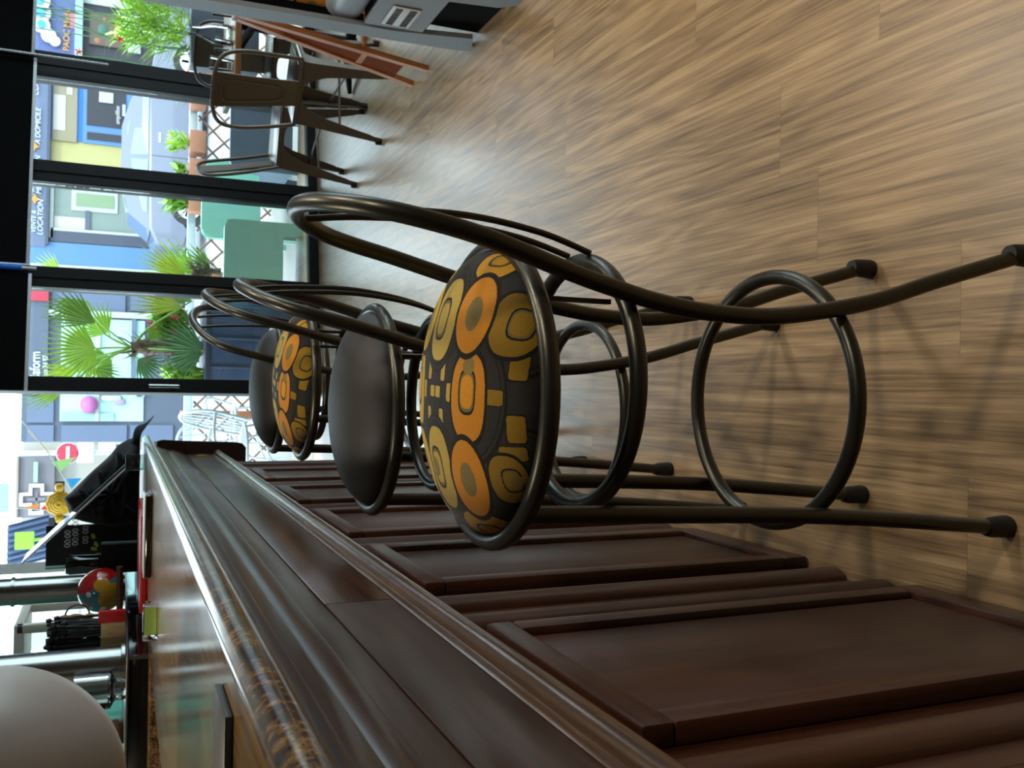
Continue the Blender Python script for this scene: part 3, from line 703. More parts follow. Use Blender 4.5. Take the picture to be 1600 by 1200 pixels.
obj('painted_shell', b, nt.m, t, 60, world=False)
b = MB(); b.lathe([(0, 0), (.05, 0), (.05, .006), (0, .006)], (0, 0, 0), 24); obj('foot', b, M['black_gloss'], t, 40, world=False)
# brass tap with a ring and a wooden bar
p = at(188, 956, 3.86)
t = thing('brass_tap', 'old brass lever tap with ring handle in front of the ceramic ball', 'tap', (p.x, 3.86, ZT))
M['old_brass'] = mat_metal('old_brass', '#6b5230', .4)
q0, q1 = at(187, 958, 3.86), at(187, 885, 3.86)
b = MB(); b.tube([q0, q1], .012, 12); obj('spout', b, plain('brown_leather', '#4f2c18', .45), t, 60)
q2, q3 = at(165, 958, 3.86), at(92, 967, 3.86)
b = MB(); pts = [q0.lerp(q3, k / 12) for k in range(13)]; b.tube(pts, [.008, .009, .007, .007, .007, .006, .012, .006, .011, .014, .010, .013, .008], 12); obj('lever', b, M['old_brass'], t, 60)
m = at(121, 962, 3.86); b = MB(); b.tube([m + V(.042 * math.cos(2 * PI * k / 24), 0, .042 * math.sin(2 * PI * k / 24)) for k in range(24)], .003, 8, closed=True); obj('ring_handle', b, M['old_brass'], t, 60)
b = MB(); b.tube([V(q0.x, 3.86, ZT), q0], .012, 12); obj('stem', b, M['old_brass'], t, 60)
# wooden holder of black stirrers with a red card
p0, p1 = at(196, 1014, 3.7), at(158, 972, 3.7)
t = thing('stirrer_holder', 'small pale wood box holding a bundle of black stirrers', 'holder', ((p0.x + p1.x) / 2, 3.73, ZT))
b = MB(); b.box((p0.x, 3.69, ZT), (p1.x, 3.79, p1.z), .002); obj('box', b, mat_wood('pale_wood', '#a58b58', '#c2a873', '#d6c08d', (40, 40, 3), .5, 0, .1, .1), t)
b = MB(); random.seed(3)
for k in range(80):
    x = p0.x + (p1.x - p0.x) * random.random(); yy = 3.70 + .08 * random.random(); ht = random.uniform(.13, .19); dx = random.uniform(-.025, .02)
    e = V(x + dx, yy, p1.z + ht); b.tube([V(x, yy, ZT + .03), e - V(0, 0, .02), e - V(0, 0, .014), e], [.0028, .0028, .010, .006], 6)
o = obj('stirrers', b, M['rubber'], t, 40); o['kind'] = 'stuff'
p0, p1 = at(200, 970, 3.66), at(154, 955, 3.66)
b = MB(); b.box((p0.x, 3.645, ZT), (p1.x, 3.675, p1.z), .002); tag(obj('red_card_box', b, M['red'], None), 'bright red upright box right of the wooden stirrer holder', 'box')
# red tray and black case lying on the bar, slate coaster, clear lime block
b = MB(); b.box((-.80, 3.42, 1.1015), (-.46, 3.95, 1.125), .005); tag(obj('red_tray', b, M['red'], None), 'flat red tray on the oak bar top behind the black case', 'tray')
t = thing('black_case', 'slim black case with a pale edge lying on the oak bar top', 'case', (-.5, 3.1, 1.1))
b = MB(); b.box((-.60, 3.02, 1.1015), (-.345, 3.18, 1.121), .006, 3); obj('shell', b, M['black_gloss'], t)
b = MB(); b.box((-.598, 3.022, 1.1205), (-.347, 3.178, 1.1245), .002); obj('pale_edge', b, M['white_metal'], t)
q = [atz(345, 1153, 1.1015), atz(372, 1150, 1.1015)]
b = MB(); b.box((q[0].x - .05, q[0].y - .10, 1.1013), (q[0].x + .055, q[0].y, 1.109), .002); tag(obj('slate_coaster', b, plain('dark_slate', '#3d4142', .5, var=.08), None), 'dark grey slate tile lying on the oak bar top', 'coaster')
t = thing('lime_block', 'clear acrylic block with a lime green card on the bar top', 'card stand', (-.62, 2.55, 1.1))
b = MB(); b.box((-.665, 2.53, 1.1015), (-.575, 2.60, 1.135), .003); obj('acrylic', b, M['clear'], t)
b = MB(); b.box((-.655, 2.56, 1.102), (-.585, 2.564, 1.131)); obj('card', b, plain('lime_card', '#9dbf58', .5), t)

# black jacket heaped on the bar end
def heap(mb, outline, Y, thick, cx, cy, lump=.01, seed=1, nr=9):
    random.seed(seed); c = at(cx, cy, Y); P = [at(x, y, Y) for x, y in outline]; P = catmull(P, 5, True)
    for side in (-1, 1):
        cv = mb.bm.verts.new(c + V(0, side * thick, 0)); prev = None
        for i in range(1, nr + 1):
            f = i / nr; ring = []
            for k, p in enumerate(P):
                q = c.lerp(p, f); th = thick * math.sqrt(max(0, 1 - f ** 2.4)); wv = lump * math.sin(k * .55 + 5 * f + seed) * math.sin(3 * PI * f) * (1 if f < 1 else 0)
                ring.append(mb.bm.verts.new(q + V(0, side * th + wv, wv * .4)))
            n = len(ring)
            for k in range(n):
                if prev is None: mb.bm.faces.new((cv, ring[k], ring[(k + 1) % n]))
                else: mb.bm.faces.new((prev[k], ring[k], ring[(k + 1) % n], prev[(k + 1) % n]))
            prev = ring
    bmesh.ops.remove_doubles(mb.bm, verts=mb.bm.verts, dist=1e-5)
    return mb
M['jacket'] = plain('black_cloth', '#0d0d0f', .75, var=.1)
t = thing('jacket', 'black jacket heaped on the end of the bar, a sleeve tip hanging right', 'jacket', (-.5, 4.2, 1.1))
b = heap(MB(), [(217, 690), (190, 692), (168, 715), (140, 740), (112, 768), (101, 778), (105, 790), (113, 808), (140, 817), (175, 822), (205, 818), (217, 815), (218, 760)], 4.36, .14, 172, 765, .018, 2); obj('body', b, M['jacket'], t, 80)
b = heap(MB(), [(241, 649), (228, 660), (212, 668), (205, 688), (196, 697), (205, 712), (218, 712), (219, 695), (221, 678), (232, 662)], 4.36, .05, 210, 688, .004, 4, 6); obj('sleeve', b, M['jacket'], t, 80)
for k, pl in enumerate(([(155, 735), (165, 770), (160, 812)], [(185, 705), (195, 760), (190, 815)], [(125, 765), (140, 780), (150, 806)], [(200, 735), (178, 770), (206, 800)])):
    b = MB(); b.tube(catmull([at(x, y, 4.235) for x, y in pl], 6), [.004] + [.011] * (6 * (len(pl) - 1) - 1) + [.004], 8); obj('fold', b, M['jacket'], t, 80)
# slanted glass guard with bright edges
a0, a1 = at(196, 733, 3.95), at(34, 881, 3.95)
t = thing('glass_guard', 'slanting glass guard with bright metal edges over the bar end', 'glass guard', (a0.x, 4.3, 1.1))
b = MB(); dY = V(0, .22, 0); u = (a1 - a0).normalized(); nrm = u.cross(V(0, 1, 0)).normalized() * .004
b.loft([[a0 - nrm, a0 + nrm, a0 + dY + nrm, a0 + dY - nrm], [a1 - nrm, a1 + nrm, a1 + dY + nrm, a1 + dY - nrm]]); obj('pane', b, mat_glass('smoky_guard_glass', (.80, .84, .84), .5), t)
for d in (V(0, 0, 0), dY):
    b = MB(); b.tube([a0 + d, a1 + d], .0032, 8); obj('edge', b, M['white_metal'], t)
foot = V(a0.x, 3.95, 1.1015)
b = MB(); b.box((a0.x - .004, 3.93, 1.1015), (a0.x + .06, 3.94, a0.z), .001); b.box((a0.x - .004, 3.93, 1.1015), (a0.x + .004, 4.17, a0.z)); obj('base', b, mat_glass('guard_base_glass', (.75, .85, .84), 1.5), t)
# black menu board, mill, boxes further along the counter
YB = 4.52
t = thing('menu_board', 'black menu board with pale writing behind the bar end', 'menu board', (at(160, 855, YB).x, YB, ZT))
p0, p1 = at(165, 884, YB), at(72, 822, YB)
b = MB(); b.box((p0.x, YB, 1.1015), (p1.x, YB + .015, p1.z), .003); obj('board', b, plain('chalkboard_black', '#131316', .5), t)
b = MB(); b.box((p0.x, YB - .02, 1.1015), (p0.x + .012, YB + .02, p1.z), .003); obj('pale_edge', b, plain('pale_green_edge', '#9fc7b4', .4), t)
for k, (sx, n_) in enumerate(((110, '00:00'), (122, '00:00 00'), (138, '00 00'))):
    p = at(sx, 845 - k * 3, YB - .003); text('writing', n_, .035, M['white'], t, (p.x - .03, YB - .003, p.z), ext=.0005)
for k in range(12):
    random.seed(k); p = at(random.uniform(140, 160), random.uniform(832, 878), YB); b = MB(); b.box((p.x - .008, YB - .003, p.z - .006), (p.x + .008, YB, p.z + .006), .002); obj('lime_dot', b, plain('lime_mark', '#b9d84a', .6) if k == 0 else bpy.data.materials['lime_mark'], t)
p = at(158, 880, 4.30)
b = MB(); b.lathe([(0, 0), (.03, 0), (.032, .02), (.030, .16), (.040, .17), (.042, .28), (.036, .295), (0, .30)], (p.x, 4.30, 1.1015), 24); tag(obj('pepper_mill', b, M['black_gloss'], None, 40), 'tall black cylinder mill standing left of the menu board', 'mill')
p0, p1 = at(200, 893, 4.18), at(158, 850, 4.18)
b = MB(); b.box((p0.x, 4.16, 1.1015), (p1.x, 4.24, p1.z), .004); tag(obj('black_box', b, M['black_frame'], None), 'matt black box in front of the menu board', 'box')
# glass fronted cabinet against the mint wall
t = thing('display_cabinet', 'cream framed glass display cabinet by the mint wall', 'cabinet', (-1.38, 5.1, 0))
cx0, cx1, cy0, cy1, cz0, cz1 = -1.66, -1.13, 4.78, 5.25, 0, 1.62
b = MB(); b.box((cx0, cy0, 0), (cx1, cy1, 1.12)); obj('body', b, plain('dark_cabinet_base', '#1d2124', .5), t)
for x in (cx0, cx1 - .04):
    for y in (cy0, cy1 - .04):
        b = MB(); b.box((x, y, 1.12), (x + .04, y + .04, cz1), .004); obj('post', b, M['cream'], t)
b = MB(); b.box((cx0, cy0, cz1 - .03), (cx1, cy1, cz1 + .01), .004); obj('top', b, M['cream'], t)
b = MB(); b.box((cx0, cy0, 1.12), (cx1, cy1, 1.15), .003); obj('rail', b, M['cream'], t)
b = MB(); b.box((cx0 + .04, cy0 + .01, 1.15), (cx1 - .04, cy0 + .015, cz1 - .03)); obj('pane', b, M['glass'], t)
b = MB(); b.box((cx0 + .02, cy0 + .03, 1.36), (cx1 - .02, cy1 - .02, 1.368)); obj('shelf', b, M['clear'], t)
for nm, x, z, sx, sz, col, lab in (('card', -1.30, 1.368, .16, .08, '#c99bd0', 'pink and violet card on the glass shelf in the cabinet'), ('paper_box', -1.52, 1.15, .14, .17, '#cfdcee', 'white and blue paper box low in the cabinet'), ('card', -1.30, 1.15, .09, .06, '#e6dd3c', 'yellow folded card low in the cabinet')):
    b = MB(); b.box((x, cy0 + .10, z), (x + sx, cy0 + .16, z + sz), .003); tag(obj(nm, b, plain(nm + lab[:5], col, .6), None), lab, 'card')
# round grey pendant lamp over the bar
L0 = at(-22, 1252, 1.5)
t = thing('pendant_lamp', 'large pale grey globe pendant lamp hanging over the near bar', 'pendant lamp', (L0.x, 1.5, L0.z))
b = MB(); r = .186; b.lathe([(0, -r)] + [(r * math.sin(PI * k / 32), -r * math.cos(PI * k / 32)) for k in range(1, 31)] + [(.03, r * .985)], (0, 0, 0), 64)
obj('shade', b, plain('satin_grey_globe', '#cfcbc6', .38, var=.02), t, 60, world=False)
b = MB(); b.tube([(0, 0, r * .97), (0, 0, 2.75 - L0.z)], .005, 8); obj('cord', b, M['black_frame'], t, 60, world=False)
b = MB(); b.lathe([(0, r + .05), (.028, r + .045), (.032, r - .006), (0, r - .006)], (0, 0, 0), 24); obj('cap', b, M['steel'], t, 40, world=False)

# ---------------------------------------------------------------- the street outside
ZG = -.12
b = MB(); b.box((-14, 5.2, ZG - .3), (16, 12, ZG)); o = struct('pavement', b, plain('pale_pavement', '#8f8d88', .8, scale=4))
b = MB(); b.box((-30, 12, ZG - .3), (30, 40, ZG - .06)); struct('road', b, plain('grey_asphalt', '#84868a', .8, scale=3))
YF = 22.0
def frect(name, x0, x1, y0, y1, mat, parent, Y=YF, d=.12, bev=0):
    xa, xb = at((x0 + x1) / 2, y1, Y).x, at((x0 + x1) / 2, y0, Y).x
    za, zb = at(x1, (y0 + y1) / 2, Y).z, at(x0, (y0 + y1) / 2, Y).z
    b = MB(); b.box((xa, Y - d, max(za, ZG - .06)), (xb, Y, zb), bev); return obj(name, b, mat, parent)
def ftext(name, s, x_base, y_left, size_px, mat, parent, Y=YF, shear=0, bold=0.0, sx=1.0):
    p = at(x_base, y_left, Y - .14); zc = (p - V(0, 0, CAM_H)).dot(fwd)
    o = text(name, s, size_px * zc / FPX * 1.35, mat, parent, (p.x, Y - .16, p.z), shear=shear, bold=bold); o.scale = (sx, 1, 1); return o
def dim(c, f=.70): return '#' + ''.join('%02x' % int(int(c[i:i + 2], 16) * f) for i in (1, 3, 5))
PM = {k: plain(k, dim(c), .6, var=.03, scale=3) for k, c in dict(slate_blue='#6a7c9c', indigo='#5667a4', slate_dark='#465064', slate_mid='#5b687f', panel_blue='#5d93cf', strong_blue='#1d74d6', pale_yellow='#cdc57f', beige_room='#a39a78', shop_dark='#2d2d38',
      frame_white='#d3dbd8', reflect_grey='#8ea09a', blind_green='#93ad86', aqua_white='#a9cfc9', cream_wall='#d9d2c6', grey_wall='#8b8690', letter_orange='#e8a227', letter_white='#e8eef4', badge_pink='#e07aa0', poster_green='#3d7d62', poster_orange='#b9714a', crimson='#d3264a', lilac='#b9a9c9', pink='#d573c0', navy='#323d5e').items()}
# shop with the indigo sign (right)
xr, xl = at(150, -120, YF).x, at(150, 98, YF).x
t = thing('shop_front', 'shop front with indigo sign and orange lettering across the road', 'shop', ((xl + xr) / 2, YF, ZG))
b = MB(); b.box((xl, YF, ZG - .06), (xr, YF + 3, 5.0)); obj('wall', b, PM['slate_mid'], t)
frect('sign_band', -20, 119, -120, 98, PM['indigo'], t)
frect('ledge', 119, 131, -120, 98, PM['aqua_white'], t, d=.25)
frect('shop_window', 131, 262, -120, 98, PM['shop_dark'], t, d=.05)
frect('notice', 200, 220, 28, 85, PM['frame_white'], t, d=.12); frect('notice', 131, 200, -40, 12, PM['frame_white'], t, d=.10)
po = frect('poster', 140, 192, 25, 75, plain('poster_dark', '#4a3c35', .6), t, d=.12)
for k, (x0, x1, y0, y1, c) in enumerate(((152, 170, 40, 58, 'poster_green'), (178, 187, 36, 70, 'letter_orange'), (146, 160, 60, 72, 'poster_orange'), (160, 168, 30, 36, 'poster_orange'))): frect('picture_patch', x0, x1, y0, y1, PM[c], t, d=.14, bev=.08)
ftext('lettering', 'PAOC Médic', 108, 81, 9.2, PM['letter_orange'], t, bold=.003)
frect('badge', 110, 118, 24, 48, PM['badge_pink'], t, d=.15)
p = at(70, 28, YF - .2); m = MB()
for (u0, v0, rr) in ((.1, .08, .2), (-.16, .06, .17), (.35, .1, .2), (-.36, -.08, .15), (-.46, -.2, .11)):
    m.lathe([(0, 0), (rr, 0), (rr, .04), (0, .04)], (0, 0, 0), 24, Matrix.Translation(V(p.x + u0, YF - .17 - .01 * (u0 + 1), p.z + v0)) @ Matrix.Rotation(PI / 2, 4, 'X'))
obj('cloud_mark', m, PM['letter_white'], t)
m = MB()
for (u0, v0, rr) in ((.1, .1, .11), (-.15, .06, .08), (.35, .12, .1)):
    m.lathe([(0, 0), (rr, 0), (rr, .04), (0, .04)], (0, 0, 0), 24, Matrix.Translation(V(p.x + u0, YF - .21, p.z + v0)) @ Matrix.Rotation(PI / 2, 4, 'X'))
obj('cloud_mark_core', m, plain('mark_blue', '#2f86b8', .6), t)
# long shop with slate blue sign band, blue door and show window
xr, xl = at(150, 114, YF).x, at(150, 438, YF).x
t = thing('shop_front', 'long shop front with slate blue sign, bright blue door and yellow wall', 'shop', ((xl + xr) / 2, YF, ZG))
b = MB(); b.box((xl, YF, ZG - .06), (xr, YF + 3, 5.0)); obj('wall', b, PM['slate_mid'], t)
frect('sign_band', -20, 74, 120, 384, PM['slate_blue'], t)
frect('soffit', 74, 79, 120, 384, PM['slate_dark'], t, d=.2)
frect('yellow_wall', 79, 275, 226, 296, PM['pale_yellow'], t, d=.03)
frect('door_surround', 79, 275, 118, 228, PM['strong_blue'], t, d=.06)
frect('fan_light', 83, 121, 128, 222, PM['beige_room'], t, d=.09)
frect('light_shape', 84, 103, 150, 205, PM['cream_wall'], t, d=.10); frect('light_shape', 105, 114, 130, 150, PM['cream_wall'], t, d=.10)
fr1 = frect('door_leaf', 130, 275, 138, 232, PM['panel_blue'], t, d=.075)
frect('door_pane', 136, 196, 144, 200, PM['shop_dark'], t, d=.10); frect('side_pane', 136, 196, 211, 222, PM['shop_dark'], t, d=.10)
frect('notice', 155, 177, 147, 163, PM['frame_white'], t, d=.13); frect('notice', 191, 196, 166, 184, PM['frame_white'], t, d=.13)
ftext('lettering', 'amplifon', 186.5, 195, 6.6, PM['letter_white'], t, shear=.25, bold=.001, sx=.92)
ftext('lettering', 'A DOMICILE', 62.5, 226, 7.6, PM['letter_white'], t, shear=.2, bold=.001)
ftext('lettering', 'N', 63, 252, 7.6, PM['letter_white'], t, shear=.2, bold=.001)
ftext('lettering', 'COM', 60, 150, 7.6, PM['letter_white'], t, shear=.2, bold=.001)
ftext('lettering', 'VENTE &', 55.5, 364, 6.6, PM['letter_white'], t, shear=.2, bold=.001)
ftext('lettering', 'LOCATION', 66.5, 368, 8.0, PM['letter_white'], t, shear=.2, bold=.001)
ftext('lettering', 'MÉD', 64.5, 304, 7.6, PM['letter_white'], t, shear=.2, bold=.001); ftext('lettering', 'MATÉ', 53.5, 305, 5.5, PM['letter_white'], t, shear=.2, bold=.001)
for y, x in ((231, 54), (313, 55.5)):
    p = at(x, y, YF); m = MB(); m.prism([(.11 * (1 if k % 2 == 0 else .5) * math.cos(PI * k / 4), .11 * (1 if k % 2 == 0 else .5) * math.sin(PI * k / 4)) for k in range(8)], .03, Matrix(((1, 0, 0, p.x), (0, 0, -1, YF - .13), (0, 1, 0, p.z), (0, 0, 0, 1))))
    obj('orange_star', m, PM['letter_orange'], t)
frect('show_window', 80, 280, 292, 366, PM['reflect_grey'], t, d=.04)
frect('window_frame', 78, 84, 290, 372, PM['frame_white'], t, d=.10); frect('window_frame', 80, 280, 364, 368, PM['frame_white'], t, d=.10)
frect('yellow_edge', 84, 200, 288, 296, PM['pale_yellow'], t, d=.09)
frect('inner_frame', 112, 184, 299, 332, PM['frame_white'], t, d=.07); frect('green_blind', 119, 178, 305, 325, PM['blind_green'], t, d=.09)
frect('desk', 85, 140, 340, 362, PM['cream_wall'], t, d=.06); frect('chair_back', 133, 141, 330, 362, PM['slate_mid'], t, d=.08)
frect('dark_pier', 79, 285, 368, 385, PM['slate_dark'], t, d=.10)
frect('blue_pier', 48, 285, 385, 425, PM['panel_blue'], t, d=.10); frect('white_edge', 48, 285, 419, 424, PM['frame_white'], t, d=.12)
# shop behind the palm
xr, xl = at(150, 441, YF).x, at(150, 690, YF).x
t = thing('shop_front', 'dark slate shop front with panelled piers behind the palm', 'shop', ((xl + xr) / 2, YF, ZG))
b = MB(); b.box((xl, YF, ZG - .06), (xr, YF + 3, at(33, 650, YF).z)); obj('wall', b, PM['slate_mid'], t)
frect('sign_band', 33, 76, 440, 605, PM['slate_mid'], t)
frect('red_sign', 47, 77, 453, 471, PM['crimson'], t, d=.2)
ftext('lettering', 'iaform', 62, 589, 15, PM['letter_white'], t, bold=.005, sx=.75)
ftext('lettering', 'ue 34 87', 74.5, 586, 8, PM['letter_white'], t, bold=.002, sx=.8)
frect('door_panel', 82, 196, 455, 488, PM['slate_blue'], t, d=.06); frect('door_panel', 204, 285, 455, 488, PM['slate_blue'], t, d=.06)
frect('white_post', 76, 285, 488, 497, PM['frame_white'], t, d=.12)
frect('show_window', 95, 225, 499, 658, plain('pale_shop_glass', '#8fb3ab', .25), t, d=.05)
frect('shelf', 150, 156, 499, 658, PM['frame_white'], t, d=.12); frect('shelf', 205, 212, 499, 590, PM['slate_blue'], t, d=.12)
frect('window_sill', 96, 178, 645, 658, PM['aqua_white'], t, d=.10)
for x0, x1, y0, y1 in ((42, 84, 620, 660), (42, 84, 664, 690), (96, 198, 664, 690), (203, 270, 664, 690)): frect('pier_panel', x0, x1, y0, y1, PM['slate_blue'], t, d=.06)
frect('grey_pilaster', 36, 95, 608, 616, PM['slate_blue'], t, d=.08)
frect('price_card', 205, 226, 606, 620, PM['frame_white'], t, d=.10); ftext('lettering', 'E', 221, 620, 7, PM['slate_dark'], t, Y=YF - .0, bold=.01)
for y, x0, x1, c in ((612, 150, 178, 'lilac'), (622, 158, 190, 'frame_white'), (606, 168, 195, 'badge_pink'), (628, 178, 196, 'lilac')): frect('garment', x0, x1, y - 5, y + 5, PM[c], t, d=.14, bev=.05)
p = at(139, 632, YF - .2); b = MB(); b.lathe([(0, -.18)] + [(.19 * math.sin(PI * k / 12), -.18 * math.cos(PI * k / 12)) for k in range(1, 12)] + [(0, .18)], (p.x, YF - .2, p.z), 24); obj('pink_lantern', b, PM['pink'], t, 60)
# low rail wall and pale house further left
t = thing('house', 'pale house with grey side wall at the end of the street', 'house', (at(100, 800, 25).x, 26, ZG))
frect('wall', 36, 260, 672, 1000, PM['cream_wall'], t, Y=26.5, d=.5)
frect('grey_wall', 30, 86, 712, 806, PM['grey_wall'], t, Y=25.9, d=.3)
frect('roof_edge', 27, 31, 712, 806, plain('roof_edge', '#7d756c', .7), t, Y=25.9, d=.4)
frect('neon_bar', 53, 59, 722, 753, plain('pale_green_bar', '#86d69c', .5), t, Y=25.515, d=.06)
frect('window', -5, 14, 755, 800, PM['aqua_white'], t, Y=26.0, d=.1)
p = at(57, 780, 25.535); t2 = thing('pharmacy_cross', 'white outlined cross sign on the grey house wall', 'sign', (p.x, 25.535, p.z))
def crossoutline(mb, a, w_, th):
    o_ = [(-w_, -a), (w_, -a), (w_, -w_), (a, -w_), (a, w_), (w_, w_), (w_, a), (-w_, a), (-w_, w_), (-a, w_), (-a, -w_), (-w_, -w_)]
    mb.tube([V(p.x + x, 25.535, p.z + z) for x, z in o_], th, 8, closed=True)
b = MB(); crossoutline(b, .34, .13, .055); obj('outline', b, plain('bright_white_sign', '#f4f6f4', .4), t2, 0)
b = MB(); b.box((p.x - .2, 25.515, p.z - .02), (p.x + .2, 25.5352, p.z + .02)); b.box((p.x - .04, 25.515, p.z - .2), (p.x + .04, 25.5352, p.z + .2)); obj('grey_core', b, PM['grey_wall'], t2, 0)
# road sign
YS = 14.0
p = at(106, 708, YS)
t = thing('road_sign', 'round red no entry sign with white plates on a grey pole', 'road sign', (p.x, YS, ZG - .06))
RX = Matrix.Rotation(PI / 2, 4, 'X')
b = MB(); b.tube([(p.x, YS + .05, ZG - .06), (p.x, YS + .05, 3.1)], .035, 12); obj('pole', b, plain('galvanised_pole', '#9fb2bd', .5), t, 60)
b = MB(); b.lathe([(0, 0), (.135, 0), (.135, .02), (0, .02)], (0, 0, 0), 40, Matrix.Translation(V(p.x, YS, p.z)) @ RX); d_ = obj('disc', b, PM['crimson'], t)
b = MB(); b.box((p.x - .095, YS - .026, p.z - .022), (p.x + .095, YS - .018, p.z + .022)); obj('white_bar', b, PM['letter_white'], d_)
b = MB(); b.lathe([(0, 0), (.15, 0), (.15, .015), (0, .015)], (0, 0, 0), 40, Matrix.Translation(V(p.x, YS + .016, p.z)) @ RX); obj('rim', b, PM['letter_white'], t)
frect('plate', 120, 147, 691, 723, PM['letter_white'], t, Y=YS, d=.02, bev=.01)
frect('plate_mark', 126, 129, 697, 716, plain('pale_grey_mark', '#b9c2c6', .6), t, Y=YS - .02, d=.006); frect('plate_mark', 136, 140, 698, 714, bpy.data.materials['pale_grey_mark'], t, Y=YS - .02, d=.006)
frect('arrow_plate', 154, 190, 691, 705, PM['letter_white'], t, Y=YS, d=.02, bev=.01); frect('plate_mark', 181, 186, 694, 700, PM['slate_dark'], t, Y=YS - .02, d=.006)
# bunting
def bunting(label, ends, flags, Y=7.6):
    a, c = at(*ends[0], Y), at(*ends[1], Y)
    t = thing('bunting', label, 'bunting', (a + c) / 2)
    mid = (a + c) / 2 - V(0, 0, .03)
    b = MB(); b.tube(catmull([a, mid, c], 6), .004, 6); obj('string', b, PM['letter_white'], t)
    for n_, (x0, y0, x1, y1, x2, y2, col) in enumerate(flags):
        P = [at(x0, y0, Y), at(x1, y1, Y), at(x2, y2, Y)]
        b = MB(); b.loft([[q + V(0, -.002, 0) for q in P], [q + V(0, .002, 0) for q in P]]); obj('flag', b, plain('flag_' + col[1:], col, .6), t)
bunting('string of bunting slanting down from the palm tip to the jacket', ((12, 632), (113, 768)), [(20, 640, 33, 650, 42, 657, '#f0603a'), (40, 668, 52, 684, 60, 690, '#f0c896'), (60, 694, 72, 706, 93, 712, '#f5dcae'), (80, 722, 95, 737, 119, 714, '#9ccf7c'), (104, 748, 112, 764, 128, 747, '#1f8fc4')])
bunting('level string of bunting with orange and red flags below the white cross', ((2, 792), (112, 801)), [(30, 794, 58, 795, 62, 787, '#f2861e'), (62, 796, 76, 797, 92, 770, '#e03a16'), (90, 798, 104, 799, 108, 792, '#e08ac0')])
# grey board with a golden rosette
YR = 6.9
p = at(93, 786, YR); t = thing('rosette_board', 'grey board with a golden ruffled rosette beyond the jacket', 'ornament board', (p.x, YR, p.z - .4))
frect('board', 86, 100, 752, 850, PM['slate_dark'], t, Y=YR, d=.02); frect('board', 76, 106, 808, 850, PM['slate_dark'], t, Y=YR, d=.02)
b = MB(); b.tube([(p.x - .1, YR - .01, ZG), (p.x - .1, YR - .01, p.z)], .015, 8); obj('stand', b, PM['slate_dark'], t)
G_ = plain('golden_paper', '#c89a14', .5, var=.12, scale=60)
for k, rr in enumerate((.07, .052, .034, .016)):
    b = MB(); b.tube([V(p.x + (rr + .004 * math.sin(9 * a)) * math.cos(a), YR - .03 - .01 * k, p.z + (rr + .004 * math.sin(9 * a)) * math.sin(a)) for a in [2 * PI * i / 48 for i in range(48)]], .012, 8, closed=True); obj('ruffle', b, G_, t, 60)
for sgn in (1, -1):
    q = at(93, 786 - sgn * 24, YR - .02); b = MB(); b.lathe([(0, -.03), (.03, -.02), (.034, 0), (.03, .02), (0, .03)], (0, 0, 0), 14, Matrix.Translation(q)); obj('side_bud', b, G_, t, 60)
# blue cloth awning and small green sign left of the cross
t = thing('blue_awning', 'pleated blue cloth screen outside, left of the white cross', 'awning', (at(45, 840, 9).x, 9, ZG))
p0, p1 = at(76, 872, 9.0), at(12, 806, 9.0); b = MB(); n = 28
L0_ = [(p0.x + (p1.x - p0.x) * k / n, 9 + .03 * math.sin(k * 1.7)) for k in range(n + 1)]
lp = [(x, y - .006) for x, y in L0_] + [(x, y + .006) for x, y in reversed(L0_)]
b.loft([[(x, y, p0.z) for x, y in lp], [(x - .08 * (1 - 0), y, p1.z) for x, y in lp]]); obj('cloth', b, plain('awning_blue', '#4a5a7a', .8), t, 60)
b = MB(); b.tube([(p0.x, 9.05, ZG), (p0.x, 9.05, p1.z)], .02, 8); obj('post', b, PM['slate_dark'], t)
p = at(38, 845, 8.5); b = MB(); b.box((p.x - .07, 8.5, p.z - .07), (p.x + .07, 8.52, p.z + .07)); b.tube([(p.x, 8.53, ZG), (p.x, 8.53, p.z)], .012, 8); t = thing('green_sign', 'small lime green sign in front of the blue screen', 'sign', (p.x, 8.5, ZG)); obj('panel', b, plain('lime_sign', '#7cc22c', .5), t)

# ---------------------------------------------------------------- parked car
YC = 17.2
def carx(y): return at(260, y, YC).x
xw0, xw1 = carx(322), carx(92)                    # rear and front axle
t = thing('car', 'silver grey car parked across the road behind the terrace', 'car', ((xw0 + xw1) / 2, YC, ZG - .06))
zg = ZG - .06; L = xw1 - xw0; xr_, xf_ = xw0 - .75, xw1 + .85
side = [(xr_ + .05, .35), (xr_, .55), (xr_ + .06, .85), (xr_ + .35, .96), (xw1 - .25, .98), (xf_ - .25, .84), (xf_, .62), (xf_ - .04, .34)]
def wheelarch(cx): return [(cx + .37 * math.cos(a), .30 + .37 * math.sin(a)) for a in [PI * k / 10 for k in range(11)]]
poly = side + [(xw1 + .40, .26)] + wheelarch(xw1) + [(xw1 - .40, .24), (xw0 + .40, .24)] + wheelarch(xw0) + [(xw0 - .40, .28)]
PXZ = lambda y0: Matrix(((1, 0, 0, 0), (0, 0, 1, y0), (0, 1, 0, zg), (0, 0, 0, 1)))
M['car'] = plain('car_silver', '#5c6272', .22, var=.02, coat=.6)
b = MB(); b.prism(poly, 1.65, PXZ(YC)); bmesh.ops.bevel(b.bm, geom=[e for e in b.bm.edges if abs(e.verts[0].co.y - e.verts[1].co.y) < 1e-4], offset=.05, segments=3, affect='EDGES'); obj('body', b, M['car'], t, 35)
b = MB()
cab = [(xr_ + .30, .95), (xr_ + .60, 1.30), (xw0 + .55, 1.43), (xw0 + 1.35, 1.43), (xw1 - .75, 1.30), (xw1 - .15, .97)]
lo = [(x, YC + .06 + (.10 if z > 1 else 0), zg + z) for x, z in cab]; hi = [(x, YC + 1.59 - (.10 if z > 1 else 0), zg + z) for x, z in cab]
b.loft([lo, hi]); obj('cabin', b, M['car'], t, 35)
